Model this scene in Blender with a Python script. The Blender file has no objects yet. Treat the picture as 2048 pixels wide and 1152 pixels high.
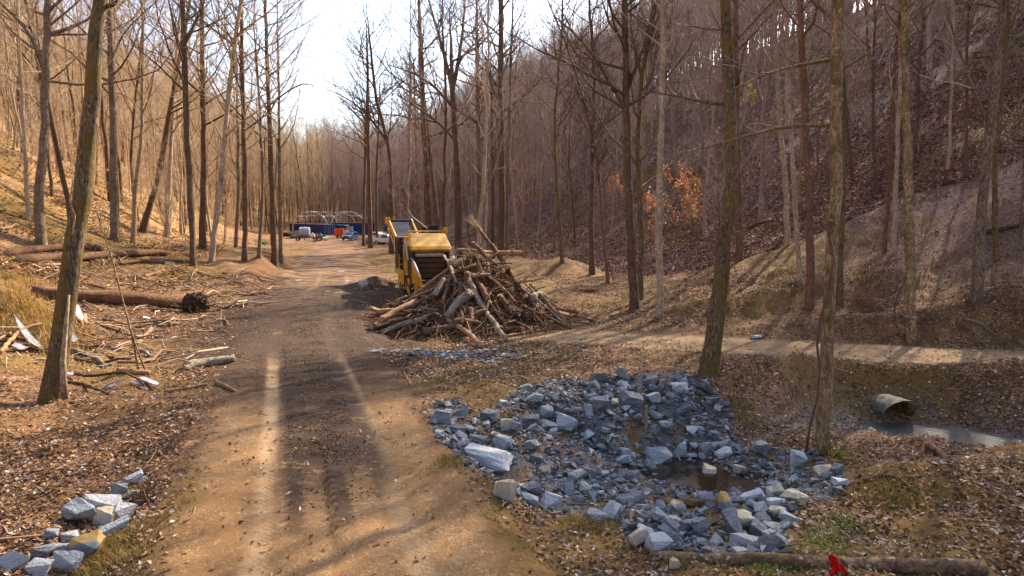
import bpy, bmesh, math, random
import numpy as np
from mathutils import Vector, Matrix

SC = bpy.context.scene
COL = SC.collection
rad = math.radians
RNG = np.random.default_rng(7)
random.seed(7)

# ------------------------------------------------------------------ camera
CAMZ, PITCH, FPX = 4.5, rad(5.73), 1365.3          # 24 mm lens on a 36 mm sensor, photo pixels 2048 wide
SUN_AZ, SUN_EL = rad(36.0), rad(37.0)
EXPOSURE = 1.5
CP, SP = math.cos(PITCH), math.sin(PITCH)


def rays(px, py):
    a = (np.asarray(px, float) - 1024) / FPX
    b = -(np.asarray(py, float) - 576) / FPX
    return np.stack([a, CP + b * SP, -SP + b * CP], -1)


def project(p):
    p = np.asarray(p, float)
    q = p - np.array([0, 0, CAMZ])
    dep = q[..., 1] * CP - q[..., 2] * SP
    up = q[..., 1] * SP + q[..., 2] * CP
    dd = np.where(dep > .1, dep, .1)
    return 1024 + FPX * q[..., 0] / dd, 576 - FPX * up / dd, dep


# ------------------------------------------------------------------ noise
def _hash(ix, iy, s):
    n = (ix.astype(np.int64) * 374761393 + iy.astype(np.int64) * 668265263 + s * 974711) & 0xffffffff
    n = ((n ^ (n >> 13)) * 1274126177) & 0xffffffff
    return ((n ^ (n >> 16)) & 0xffff) / 65535.0


def vn(x, y, s=0):
    x0 = np.floor(x); y0 = np.floor(y)
    fx = x - x0; fy = y - y0
    fx = fx * fx * fx * (fx * (fx * 6 - 15) + 10); fy = fy * fy * fy * (fy * (fy * 6 - 15) + 10)
    a = _hash(x0, y0, s); b = _hash(x0 + 1, y0, s); c = _hash(x0, y0 + 1, s); d = _hash(x0 + 1, y0 + 1, s)
    return (a + (b - a) * fx) * (1 - fy) + (c + (d - c) * fx) * fy - .5


def fbm(x, y, s=0, o=3):
    t = 0; w = 1.0
    for k in range(o):
        t = t + w * vn(x * 2 ** k + 17.3 * k, y * 2 ** k - 9.1 * k, s + k)
        w *= .5
    return t


def sst(a, b, x):
    t = np.clip((x - a) / (b - a), 0, 1)
    return t * t * (3 - 2 * t)


def ramp(a, s=4.0):
    return .5 * (a + np.sqrt(a * a + s)) - .5 * 0


# ------------------------------------------------------------------ terrain
TH = rad(15)
ST, CT = math.sin(TH), math.cos(TH)


def uv_of(x, y):
    return -x * ST + y * CT, x * CT + y * ST


_RU = np.array([-50, 8, 16, 24, 34, 50, 100, 200, 400.])
_RV = np.array([0, .05, -.35, -.9, -1.2, .2, 1, 2, 3.])
_SX = np.array([-3.0, 1.5, 4.9, 8.4, 11.2, 13.8, 16.3, 24, 40.])      # side road centre line
_SY = np.array([27.5, 26.3, 25.0, 24.0, 22.9, 22.3, 21.8, 20.5, 18.])
CH = np.array([[2.6, 13.4], [3.6, 14.2], [4.4, 15.2], [5.7, 16.4], [7.4, 17.5], [9.5, 18.4], [11.0, 18.3], [12.9, 17.2], [16.5, 15.5], [24, 13], [40, 8]])
PILE = (-1.65, 30.3)
WATER_Z = -1.2


def chan(x, y):
    """distance to the stream's centre line and the direction off it"""
    best = np.full(np.shape(x), 1e9); bx = np.zeros(np.shape(x)); by = np.zeros(np.shape(x)); bs = np.zeros(np.shape(x))
    for i in range(len(CH) - 1):
        a = CH[i]; d = CH[i + 1] - a
        t = np.clip(((x - a[0]) * d[0] + (y - a[1]) * d[1]) / (d @ d), 0, 1)
        qx = x - a[0] - t * d[0]; qy = y - a[1] - t * d[1]
        r = np.hypot(qx, qy)
        m = r < best
        best = np.where(m, r, best); bx = np.where(m, qx, bx); by = np.where(m, qy, by); bs = np.where(m, i + t, bs)
    return best, bx / (best + 1e-6), by / (best + 1e-6), bs


def gauss(x, y, cx, cy, sx, sy=None, rot=0):
    sy = sy or sx
    dx = x - cx; dy = y - cy
    c, s = math.cos(rot), math.sin(rot)
    a = dx * c + dy * s; b = -dx * s + dy * c
    return np.exp(-(a / sx) ** 2 - (b / sy) ** 2)


def pile_h(x, y):
    r = np.hypot((x - PILE[0]) / 4.1, (y - PILE[1]) / 3.8)
    return 3.2 * np.clip(1 - r, 0, 1) ** .95


def coords(x, y):
    u, v = uv_of(x, y)
    rl = v - np.interp(u, _RU, _RV)
    sl = (y - np.interp(x, _SX, _SY)) + np.where(x < -1, (-1 - x) * 2.0, 0)
    return u, v, rl, sl


def H(x, y):
    x = np.asarray(x, float); y = np.asarray(y, float)
    u, v, rl, sl = coords(x, y)
    n1 = fbm(x / 14, y / 14, 3, 3); n2 = fbm(x / 3.1, y / 3.1, 11, 3); n3 = fbm(x / .75, y / .75, 21, 2)
    aL = -(v + 8 + 9 * sst(80, 150, u))
    zl = .17 * ramp(aL) + .48 * ramp(aL - 8, 16.)
    aR = v - (18.5 + 6 * sst(30, 80, u))
    zr = .20 * ramp(aR) + .60 * ramp(aR - 7, 16.)
    ze = .15 * ramp(u - 225, 400.)
    z = zl + zr + ze
    z = 105 * (1 - np.exp(-z / 105))
    rm = 1 - sst(1.9, 3.2, np.abs(rl))
    hill = np.clip(z / 6, 0, 1)
    z = z - .18 + n1 * (.35 + 2.2 * hill) * (1 - rm) + n2 * .30 * (1 - .8 * rm) + n3 * .16 * (1 - .6 * rm)
    # banks and spoil mounds
    z = z + 1.3 * gauss(x, y, -17.6, 24.0, 2.6, 1.9) + 0.5 * gauss(x, y, -25.5, 63, 4.0, 6.0, .26) + .5 * gauss(x, y, -20, 52, 3)
    z = z + .9 * gauss(x, y, 11.5, 29.5, 4.4, 1.5, -.1) + 1.2 * gauss(x, y, 20.5, 29.0, 3.6, 2.2, -.3) + 1.2 * gauss(x, y, 3.6, 53, 3.2, 2.2)
    z = z - .7 * gauss(x, y, 14.2, 26.9, 1.1, .9) + .5 * gauss(x, y, -9.0, 44, 1.6) + .35 * gauss(x, y, 8.5, 33, 2)
    z = z + 1.0 * sst(-4.0, -5.6, rl) * sst(44, 52, u) * sst(80, 70, u) * (1 + .5 * n2)
    # side road shelf
    sm = (1 - sst(1.9, 3.2, np.abs(sl))) * sst(-3.0, .5, x)
    z = z * (1 - sm) + (.02 + .03 * n2) * sm
    # stream hollow, the wide rock apron on its left
    d, dx, dy, s = chan(x, y)
    w = np.where(dy > .0, 2.6, 4.6)
    w = 2.5 + 2.6 * sst(.25, -.6, dy) + 2.6 * sst(-.1, -.8, dx) * sst(1.6, .2, s)
    w = np.minimum(w, 7.4)
    hw = .10 + .42 * np.exp(-((s - 1.8) / .6) ** 2) + .24 * np.exp(-((s - 6.4) / .6) ** 2)
    k = sst(0, 1, (d - hw) / w)
    k = k * .55 + np.clip((d - hw) / w, 0, 1) * .45
    keep = 1 - rm
    dep = (1 - k) * (1.32 - .6 * np.exp(-((s - 3.7) / 1.05) ** 2) - .32 * sst(6.9, 7.5, s) - .6 * sst(.9, -.1, s) + z.clip(0, 3)) * np.where(rl > 0, sst(1.9, 3.4, rl), 1) * (1 - sm)
    z = z - dep + .22 * gauss(x, y, 10.4, 15.9, 1.3, .6) - .62 * gauss(x, y, 9.0, 14.6, 3.0, 2.0) * sst(.3, 1.2, d) + .38 * gauss(x, y, 6.8, 11.9, 1.2, .8) + .32 * gauss(x, y, -.6, 11.4, .8, 1.7, .4)
    # roadside ditch with riprap
    z = z - .28 * np.exp(-((rl + 3.3) / .7) ** 2) * sst(16, 13.5, u)
    # heap core and road crown
    z = z + .50 * pile_h(x, y) - .05 * np.exp(-((np.abs(rl) - .95) / .22) ** 2) * sst(34, 20, u)
    return z


def Hs(x, y):
    return float(H(np.array([x]), np.array([y]))[0])


_T = 5 * (90 ** np.linspace(0, 1, 2600))


def G(px, py, extra=None):
    """point of the ground seen at a photo pixel"""
    d = rays(px, py)
    P = d[None, :] * _T[:, None] + np.array([0, 0, CAMZ])
    h = H(P[:, 0], P[:, 1])
    if extra is not None:
        h = np.maximum(h, extra(P[:, 0], P[:, 1]))
    f = P[:, 2] - h
    i = np.argmax(f < 0)
    if f[i] >= 0:
        return None
    if i == 0:
        return Vector(P[0])
    t = f[i - 1] / (f[i - 1] - f[i])
    p = P[i - 1] + (P[i] - P[i - 1]) * t
    return Vector(p)


def at(px, py, dep):
    """point at a camera depth"""
    return Vector(rays(px, py) * dep + np.array([0, 0, CAMZ]))


def depth_of(p):
    return float(project(np.array(p))[2])


# ------------------------------------------------------------------ objects
def tag(o, label=None, cat=None, group=None, kind=None):
    if label: o['label'] = label
    if cat: o['category'] = cat
    if group: o['group'] = group
    if kind: o['kind'] = kind
    return o


def link(o, parent=None):
    COL.objects.link(o)
    if parent is not None: o.parent = parent
    return o


def empty(name, loc=(0, 0, 0), rz=0.0):
    o = bpy.data.objects.new(name, None)
    o.empty_display_size = .2
    o.location = loc; o.rotation_euler = (0, 0, rz)
    return link(o)


def np_mesh(name, V, F, smooth=True, mats=(), mi=None):
    """V (n,3), F list of (m,k) index arrays"""
    me = bpy.data.meshes.new(name)
    V = np.ascontiguousarray(V, np.float32)
    me.vertices.add(len(V)); me.vertices.foreach_set('co', V.ravel())
    F = [np.asarray(f, np.int32) for f in (F if isinstance(F, list) else [F]) if len(f)]
    nl = sum(f.size for f in F); nf = sum(len(f) for f in F)
    me.loops.add(nl); me.loops.foreach_set('vertex_index', np.concatenate([f.ravel() for f in F]))
    cnt = np.concatenate([np.full(len(f), f.shape[1], np.int32) for f in F])
    st = np.concatenate([[0], np.cumsum(cnt)[:-1]]).astype(np.int32)
    me.polygons.add(nf); me.polygons.foreach_set('loop_start', st)
    try: me.polygons.foreach_set('loop_total', cnt)
    except Exception: pass
    me.polygons.foreach_set('use_smooth', np.full(nf, smooth, bool))
    for m in mats: me.materials.append(m)
    if mi is not None: me.polygons.foreach_set('material_index', np.asarray(mi, np.int32))
    me.update(calc_edges=True); me.validate(verbose=False)
    return me


def mesh_obj(name, me, parent=None, loc=(0, 0, 0)):
    o = bpy.data.objects.new(name, me)
    o.location = loc
    return link(o, parent)


def norm(a):
    return a / (np.linalg.norm(a, axis=-1, keepdims=True) + 1e-9)


def tubes(P, R, k, lump=None):
    """P (N,n,3), R (N,n) -> V, quads; lump (N,n,k) multiplies radii"""
    P = np.asarray(P, float); R = np.asarray(R, float)
    N, n, _ = P.shape
    T = norm(np.gradient(P, axis=1))
    m = np.abs(P[:, -1] - P[:, 0])
    ax = np.argmin(m, 1)
    ref = np.zeros((N, 1, 3)); ref[np.arange(N), 0, ax] = 1
    A = norm(np.cross(T, ref)); B = np.cross(T, A)
    ang = np.linspace(0, 2 * np.pi, k, endpoint=False)
    rr = R[:, :, None] * np.ones(k)
    if lump is not None: rr = rr * lump
    V = P[:, :, None, :] + rr[..., None] * (A[:, :, None, :] * np.cos(ang)[:, None] + B[:, :, None, :] * np.sin(ang)[:, None])
    idx = np.arange(N * n * k).reshape(N, n, k)
    j = np.roll(np.arange(k), -1)
    Q = np.stack([idx[:, :-1, :], idx[:, :-1, j], idx[:, 1:, j], idx[:, 1:, :]], -1).reshape(-1, 4)
    return V.reshape(-1, 3), Q


def merge(parts):
    Vs, Qs = [], []; o = 0
    for V, Q in parts:
        Vs.append(V); Qs.append(Q + o); o += len(V)
    return np.concatenate(Vs), np.concatenate(Qs)


class MB:
    """collects boxes, prisms and tubes into one mesh"""
    def __init__(s):
        s.bm = bmesh.new()

    def box(s, x0, x1, y0, y1, z0, z1):
        v = [s.bm.verts.new((x, y, z)) for z in (z0, z1) for y in (y0, y1) for x in (x0, x1)]
        for f in ((0, 2, 3, 1), (4, 5, 7, 6), (0, 1, 5, 4), (2, 6, 7, 3), (0, 4, 6, 2), (1, 3, 7, 5)):
            s.bm.faces.new([v[i] for i in f])
        return s

    def hexa(s, pts):
        v = [s.bm.verts.new(p) for p in pts]
        for f in ((0, 1, 2, 3), (7, 6, 5, 4), (0, 4, 5, 1), (1, 5, 6, 2), (2, 6, 7, 3), (3, 7, 4, 0)):
            s.bm.faces.new([v[i] for i in f])
        return s

    def prism(s, prof, x0, x1, axis='x'):
        """profile in the plane across the axis, pushed along it"""
        def p3(a, b, t):
            return (t, a, b) if axis == 'x' else ((a, t, b) if axis == 'y' else (a, b, t))
        lo = [s.bm.verts.new(p3(a, b, x0)) for a, b in prof]
        hi = [s.bm.verts.new(p3(a, b, x1)) for a, b in prof]
        n = len(prof)
        s.bm.faces.new(lo); s.bm.faces.new(hi[::-1])
        for i in range(n):
            s.bm.faces.new((lo[i], hi[i], hi[(i + 1) % n], lo[(i + 1) % n]))
        return s

    def plate(s, pts, t):
        """a flat sheet through pts with thickness t"""
        p = [Vector(q) for q in pts]
        n = (p[1] - p[0]).cross(p[2] - p[0]).normalized() * t * .5
        lo = [s.bm.verts.new(q - n) for q in p]; hi = [s.bm.verts.new(q + n) for q in p]
        k = len(p)
        s.bm.faces.new(lo[::-1]); s.bm.faces.new(hi)
        for i in range(k):
            s.bm.faces.new((lo[i], lo[(i + 1) % k], hi[(i + 1) % k], hi[i]))
        return s

    def tube(s, pts, r, k=8, r1=None, cap=True):
        pts = [Vector(p) for p in pts]
        n = len(pts); rings = []
        d0 = (pts[-1] - pts[0]).normalized()
        ref = Vector((0, 0, 1)) if abs(d0.z) < .8 else Vector((1, 0, 0))
        for i, p in enumerate(pts):
            t = (pts[min(i + 1, n - 1)] - pts[max(i - 1, 0)]).normalized()
            a = t.cross(ref).normalized(); b = t.cross(a)
            rr = r if r1 is None else r + (r1 - r) * i / (n - 1)
            rings.append([s.bm.verts.new(p + (a * math.cos(2 * math.pi * j / k) + b * math.sin(2 * math.pi * j / k)) * rr) for j in range(k)])
        for i in range(n - 1):
            for j in range(k):
                s.bm.faces.new((rings[i][j], rings[i][(j + 1) % k], rings[i + 1][(j + 1) % k], rings[i + 1][j]))
        if cap:
            s.bm.faces.new(rings[0]); s.bm.faces.new(rings[-1][::-1])
        return s

    def build(s, name, m, parent=None, bevel=0.0, smooth=False, loc=(0, 0, 0), data_only=False):
        bmesh.ops.recalc_face_normals(s.bm, faces=s.bm.faces)
        if bevel:
            e = [x for x in s.bm.edges if len(x.link_faces) == 2 and x.calc_face_angle(0) > .5]
            bmesh.ops.bevel(s.bm, geom=e, offset=bevel, segments=2, affect='EDGES', profile=.5, clamp_overlap=True)
        me = bpy.data.meshes.new(name)
        s.bm.to_mesh(me); s.bm.free()
        me.materials.append(m)
        if smooth:
            for p in me.polygons: p.use_smooth = True
        if data_only: return me
        return mesh_obj(name, me, parent, loc)


def copy_tree(o, parent=None):
    c = o.copy(); link(c, parent)
    for ch in list(o.children): copy_tree(ch, c)
    return c

# ------------------------------------------------------------------ materials
def lin(r, g, b):
    return tuple(((v / 255) / 12.92 if v / 255 < .04045 else ((v / 255 + .055) / 1.055) ** 2.4) for v in (r, g, b)) + (1,)


class NT:
    def __init__(s, name):
        s.m = bpy.data.materials.new(name); s.m.use_nodes = True
        s.t = s.m.node_tree; s.b = s.t.nodes['Principled BSDF']; s.b.inputs['Roughness'].default_value = .85
        s.b.inputs['Specular IOR Level'].default_value = .25
        s.co = None

    def n(s, typ, **kw):
        x = s.t.nodes.new(typ)
        for k, v in kw.items(): setattr(x, k, v)
        return x

    def put(s, inp, v):
        if hasattr(v, 'links') or isinstance(v, bpy.types.NodeSocket): s.t.links.new(v, inp)
        else: inp.default_value = v

    def coord(s, kind='Object', scale=(1, 1, 1)):
        if s.co is None: s.co = s.n('ShaderNodeTexCoord')
        o = s.co.outputs[kind]
        if scale == (1, 1, 1): return o
        mp = s.n('ShaderNodeMapping'); mp.inputs['Scale'].default_value = scale
        s.t.links.new(o, mp.inputs[0]); return mp.outputs[0]

    def noise(s, scale, vec=None, det=4, rough=.55, dist=0.0, col=False):
        x = s.n('ShaderNodeTexNoise'); x.inputs['Scale'].default_value = scale; x.inputs['Detail'].default_value = det
        x.inputs['Roughness'].default_value = rough; x.inputs['Distortion'].default_value = dist
        s.t.links.new(vec if vec is not None else s.coord(), x.inputs['Vector'])
        return x.outputs['Color' if col else 'Fac']

    def voro(s, scale, vec=None, out='Color', feat='F1'):
        x = s.n('ShaderNodeTexVoronoi', feature=feat); x.inputs['Scale'].default_value = scale
        s.t.links.new(vec if vec is not None else s.coord(), x.inputs['Vector'])
        return x.outputs[out]

    def math(s, op, a, b=0.0, c=None, clamp=False):
        x = s.n('ShaderNodeMath', operation=op, use_clamp=clamp)
        s.put(x.inputs[0], a); s.put(x.inputs[1], b)
        if c is not None: s.put(x.inputs[2], c)
        return x.outputs[0]

    def step(s, v, a, b, lo=0.0, hi=1.0):
        x = s.n('ShaderNodeMapRange', interpolation_type='SMOOTHSTEP', clamp=True)
        s.put(x.inputs[0], v)
        for i, q in zip((1, 2, 3, 4), (a, b, lo, hi)): s.put(x.inputs[i], q)
        return x.outputs[0]

    def mix(s, f, a, b, mode='MIX'):
        x = s.n('ShaderNodeMix', data_type='RGBA', blend_type=mode)
        s.put(x.inputs[0], f); s.put(x.inputs[6], a); s.put(x.inputs[7], b)
        return x.outputs[2]

    def cramp(s, f, stops, interp='LINEAR'):
        x = s.n('ShaderNodeValToRGB'); x.color_ramp.interpolation = interp
        e = x.color_ramp.elements
        while len(e) < len(stops): e.new(.5)
        for q, (p, c) in zip(e, stops): q.position = p; q.color = c
        s.put(x.inputs[0], f); return x.outputs[0]

    def attr(s, name, out='Fac'):
        x = s.n('ShaderNodeAttribute', attribute_name=name); return x.outputs[out]

    def rnd(s):
        return s.n('ShaderNodeObjectInfo').outputs['Random']

    def bump(s, h, dist=.02, st=1.0, prev=None):
        x = s.n('ShaderNodeBump'); x.inputs['Strength'].default_value = st; x.inputs['Distance'].default_value = dist
        s.put(x.inputs['Height'], h)
        if prev is not None: s.put(x.inputs['Normal'], prev)
        return x.outputs[0]

    def done(s, col=None, rough=None, nrm=None, metal=None, spec=None):
        if col is not None: s.put(s.b.inputs['Base Color'], col)
        if rough is not None: s.put(s.b.inputs['Roughness'], rough)
        if nrm is not None: s.put(s.b.inputs['Normal'], nrm)
        if metal is not None: s.put(s.b.inputs['Metallic'], metal)
        if spec is not None: s.put(s.b.inputs['Specular IOR Level'], spec)
        return s.m


M = {}


def bark(name, dark, light, moss=None, moss_amt=0.0, vs=1.0, spots=None):
    log_ = name.startswith('log_')
    dark = (dark[0] * 1.7, dark[1] * 1.5, dark[2] * 1.3, 1); light = (light[0] * 1.5, light[1] * 1.4, light[2] * 1.25, 1)
    t = NT(name)
    v = t.coord('Object', (vs * 6, vs * 7, vs * 6) if log_ else (vs * 9, vs * 9, vs * 2.4))
    n = t.noise(2.2, v, 7, .72, .9)
    vo = t.n('ShaderNodeTexVoronoi', feature='DISTANCE_TO_EDGE'); vo.inputs['Scale'].default_value = 1.6
    wq = t.n('ShaderNodeVectorMath', operation='ADD'); t.t.links.new(v, wq.inputs[0]); t.t.links.new(t.noise(1.5, v, 3, .6, col=True), wq.inputs[1]); t.t.links.new(wq.outputs[0], vo.inputs['Vector'])
    crack = t.step(vo.outputs['Distance'], .0, .22)
    n = t.math('ADD', t.math('MULTIPLY', n, .92 if log_ else .84), t.math('MULTIPLY', crack, .05 if log_ else .13), )
    big = t.noise(.9, None, 3)
    col = t.mix(t.step(n, .34, .68), dark, light)
    col = t.mix(t.step(big, .35, .7), col, t.mix(.55, col, dark))
    if moss:
        mk = t.math('MULTIPLY', t.step(t.noise(2.2, t.coord('Object', (1, 1, .5)), 5, .7), .60 - .22 * moss_amt, .70 - .1 * moss_amt), .85)
        col = t.mix(mk, col, moss)
    if spots:
        col = t.mix(t.math('MULTIPLY', t.step(t.noise(7, t.coord('Object', (1, 1, 1.4)), 3), .6, .66), .75), col, spots)
    M[name] = t.done(col, .9, t.bump(n, .07, 1.0))
    return M[name]


bark('bark_mossy', lin(48, 36, 24), lin(128, 112, 90), lin(112, 90, 40), .9)
bark('bark_grey', lin(62, 50, 40), lin(140, 122, 102), lin(84, 74, 40), .25)
bark('bark_brown', lin(54, 40, 30), lin(122, 96, 74), lin(70, 60, 30), .2)
bark('bark_dark', lin(56, 44, 34), lin(116, 94, 74), lin(58, 52, 24), .3)
bark('bark_pale', lin(104, 88, 72), lin(182, 164, 140), lin(90, 80, 50), .15, spots=lin(196, 182, 160))
bark('bark_tan', lin(88, 70, 48), lin(166, 144, 110), lin(92, 80, 36), .7, spots=lin(176, 160, 130))
bark('bark_red', lin(70, 48, 38), lin(134, 102, 82), lin(80, 70, 44), .15)
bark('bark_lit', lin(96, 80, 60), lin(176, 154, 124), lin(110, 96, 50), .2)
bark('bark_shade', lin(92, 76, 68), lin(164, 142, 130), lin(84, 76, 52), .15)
bark('log_bark', lin(58, 39, 27), lin(128, 96, 70), lin(84, 72, 46), .3, vs=.8)
bark('log_old', lin(62, 46, 34), lin(146, 118, 92), lin(70, 62, 40), .2, vs=.6, spots=lin(184, 172, 158))
bark('log_pale', lin(98, 74, 54), lin(166, 136, 104), None, 0, vs=.8)
bark('log_grey', lin(86, 78, 70), lin(154, 144, 132), None, 0, vs=.8)
bark('log_lichen', lin(86, 78, 62), lin(160, 152, 130), lin(128, 122, 96), .5, vs=.8, spots=lin(190, 188, 168))


def twig(name, a, b):
    t = NT(name)
    M[name] = t.done(t.mix(t.rnd(), a, b), .9)


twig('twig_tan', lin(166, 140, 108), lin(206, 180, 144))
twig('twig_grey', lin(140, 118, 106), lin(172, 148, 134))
twig('twig_dark', lin(76, 60, 50), lin(100, 80, 68))


def plain(name, c, rough=.6, metal=0.0, var=.12, scale=6.0, spec=.3, bumpd=0.0, dirt=None, dirt_amt=.4):
    t = NT(name)
    n = t.noise(scale, None, 5, .6)
    d = tuple(x * (1 - var * 2) for x in c[:3]) + (1,); l = tuple(min(1, x * (1 + var)) for x in c[:3]) + (1,)
    col = t.mix(t.step(n, .3, .7), d, l)
    if dirt:
        col = t.mix(t.math('MULTIPLY', t.step(t.noise(scale * .35, None, 6, .7), .48, .66), dirt_amt), col, dirt)
    M[name] = t.done(col, t.math('MULTIPLY_ADD', n, .2, rough - .1), t.bump(n, bumpd, .6) if bumpd else None, metal, spec)
    return M[name]


RUST = lin(96, 58, 32)
plain('yellow_paint', lin(216, 152, 34), .5, dirt=lin(104, 72, 30), dirt_amt=.6, scale=3)
plain('yellow_pale', lin(234, 176, 84), .5, dirt=lin(160, 112, 46), dirt_amt=.2, scale=3)
plain('brown_steel', lin(86, 56, 34), .7, dirt=lin(54, 38, 26), scale=3)
plain('dark_brown_panel', lin(60, 36, 24), .6, scale=2)
plain('black_metal', lin(26, 26, 28), .5)
plain('pale_steel', lin(176, 170, 158), .4, .3)
plain('grey_belt', lin(56, 58, 64), .95, var=.1, scale=3, spec=.08)
plain('tyre_rubber', lin(34, 31, 29), .85, dirt=lin(96, 74, 52), dirt_amt=.6)
plain('white_rim', lin(206, 204, 200), .4)
plain('white_paint', lin(212, 214, 216), .3, var=.04)
plain('blue_container', lin(28, 46, 100), .5, dirt=lin(70, 56, 50), dirt_amt=.3, scale=.8)
plain('blue_bright', lin(38, 74, 140), .5, dirt=lin(104, 92, 96), dirt_amt=.4, scale=.9)
plain('car_blue', lin(92, 142, 176), .25, .3, var=.04, spec=.5)
plain('glass_dark', lin(22, 48, 74), .1, 0, var=.05, spec=.6)
plain('orange_paint', lin(226, 72, 24), .45, scale=2)
plain('red_paint', lin(178, 34, 30), .5)
plain('green_paint', lin(30, 92, 66), .55)
plain('grey_tank', lin(150, 158, 168), .4, .2, scale=1.5)
plain('silver_pipe', lin(214, 212, 204), .4, .4)
plain('cream_plastic', lin(222, 210, 184), .5)
plain('red_cloth', lin(206, 18, 26), .7, var=.15, scale=20)
plain('wood_raw', lin(176, 146, 108), .85, var=.2, scale=12, bumpd=.01, dirt=lin(104, 82, 60), dirt_amt=.5)
plain('wood_white', lin(214, 204, 196), .8, var=.14, scale=9, dirt=lin(150, 128, 108), dirt_amt=.6)
plain('wood_end', lin(168, 138, 104), .9, var=.2, scale=14)
plain('root_dirt', lin(66, 46, 32), .95, var=.3, scale=8, bumpd=.08)
plain('vine_bark', lin(98, 74, 54), .9, var=.2)
plain('sheet_white', lin(186, 182, 184), .45, .1, var=.1, scale=4, dirt=lin(130, 110, 100), dirt_amt=.5)

# corrugated culvert metal with rust
t = NT('culvert_steel')
n = t.noise(3.0, None, 5, .6)
M['culvert_steel'] = t.done(t.mix(t.step(n, .5, .62), lin(150, 148, 136), lin(120, 88, 58)), .55, None, .25)

# slate
t = NT('slate_rock')
lay = t.noise(3.0, t.coord('Object', (.8, .8, 5)), 5, .6, .3)
fine = t.noise(16, None, 5, .65)
c0 = t.mix(t.rnd(), lin(104, 104, 106), lin(148, 147, 146))
c1 = t.mix(t.step(lay, .35, .7), c0, t.mix(.5, c0, lin(160, 162, 168)))
c2 = t.mix(t.math('MULTIPLY', t.step(fine, .55, .75), .4), c1, lin(70, 76, 88))
warm = t.math('MULTIPLY', t.step(t.noise(1.7, None, 4, .7), .6, .72), .55)
c2 = t.mix(t.math('MULTIPLY', warm, t.step(t.rnd(), .35, .8, .35, 1.0)), c2, lin(150, 118, 84))
M['slate_rock'] = t.done(c2, .7, t.bump(t.math('ADD', lay, t.math('MULTIPLY', fine, .5)), .09, 1.0), spec=.3)
t = NT('tan_rock')
lay = t.noise(2.2, t.coord('Object', (3.2, .6, .6)), 5, .6, .3)
fine = t.noise(9, None, 5, .65)
c = t.mix(t.step(lay, .3, .7), lin(150, 130, 98), lin(204, 192, 166))
c = t.mix(t.math('MULTIPLY', t.step(t.noise(1.2, None, 3), .5, .6), .6), c, lin(128, 130, 134))
M['tan_rock'] = t.done(c, .8, t.bump(fine, .03, .7))
t = NT('ochre_rock')
c = t.mix(t.step(t.noise(1.4, None, 3), .46, .54), lin(186, 148, 84), lin(106, 112, 122))
M['ochre_rock'] = t.done(t.mix(t.math('MULTIPLY', t.noise(8, None, 5), .4), c, lin(96, 84, 64)), .8, t.bump(t.noise(7, None, 5), .03, .7))

# leaves, blades, litter: one colour per piece stored with the piece
def pieces(name, rough=.8, trans=0.0):
    t = NT(name)
    t.t.links.new(t.attr('Col', 'Color'), t.b.inputs['Base Color'])
    M[name] = t.done(None, rough)
    if trans:
        tr = t.n('ShaderNodeBsdfTranslucent'); t.t.links.new(t.attr('Col', 'Color'), tr.inputs[0])
        mx = t.n('ShaderNodeMixShader'); mx.inputs[0].default_value = trans
        t.t.links.new(t.b.outputs[0], mx.inputs[1]); t.t.links.new(tr.outputs[0], mx.inputs[2])
        t.t.links.new(mx.outputs[0], t.t.nodes['Material Output'].inputs[0])
    return M[name]


pieces('leaf_litter', .75, .15)
pieces('live_leaf', .6, .45)
pieces('grass_blade', .7, .3)
pieces('stone_chip', .7)
pieces('stick_litter', .9)

# water
t = NT('pool_water')
rip = t.noise(9, t.coord('Object', (1, 1, 1)), 3, .5)
M['pool_water'] = t.done(lin(44, 35, 25), .03, t.bump(rip, .02, .12), spec=.8)
t.b.inputs['IOR'].default_value = 1.33

t = NT('stream_water')
rip = t.noise(7, t.coord('Object', (1, 1.6, 1)), 4, .65)
M['stream_water'] = t.done(lin(70, 60, 48), .28, t.bump(rip, .12, 1.0), spec=1.0)

# the ground: road, mulch, leaf litter, hill duff
t = NT('forest_ground')
g = t.coord('Object')
rl, ru, sl, sx = t.attr('rl'), t.attr('ru'), t.attr('sl'), t.attr('sx')
rock, mul, grs, dirt = t.attr('rocky'), t.attr('mulch'), t.attr('grassy'), t.attr('baredirt')
nb = t.noise(.35, g, 4, .6); nm = t.noise(1.6, g, 5, .62); nf = t.noise(9, g, 6, .68); nff = t.noise(38, g, 4, .7)
cells = t.n('ShaderNodeTexVoronoi'); cells.inputs['Scale'].default_value = 11
wv = t.n('ShaderNodeVectorMath', operation='ADD'); t.t.links.new(g, wv.inputs[0]); t.t.links.new(t.noise(6, g, 2, .5, col=True), wv.inputs[1])
t.t.links.new(wv.outputs[0], cells.inputs['Vector'])
cr = t.n('ShaderNodeSeparateColor'); t.t.links.new(cells.outputs['Color'], cr.inputs[0])
litter = t.cramp(cr.outputs[0], [(0, lin(72, 48, 32)), (.28, lin(104, 70, 44)), (.5, lin(136, 96, 62)), (.72, lin(158, 118, 82)), (.9, lin(184, 148, 112)), (1, lin(206, 182, 156))], 'CONSTANT')
soil = t.mix(t.step(nf, .3, .7), lin(64, 42, 28), lin(116, 82, 52))
soil = t.mix(t.step(nm, .4, .62), soil, lin(146, 104, 60))
lm = t.math('MULTIPLY', t.step(t.math('ADD', nm, t.math('MULTIPLY', nf, .5)), .5, .86), t.step(cr.outputs[1], .15, .5))
base = t.mix(lm, soil, litter)
base = t.mix(t.math('MULTIPLY', t.step(nb, .46, .62), .45), base, lin(112, 84, 44))
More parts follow.
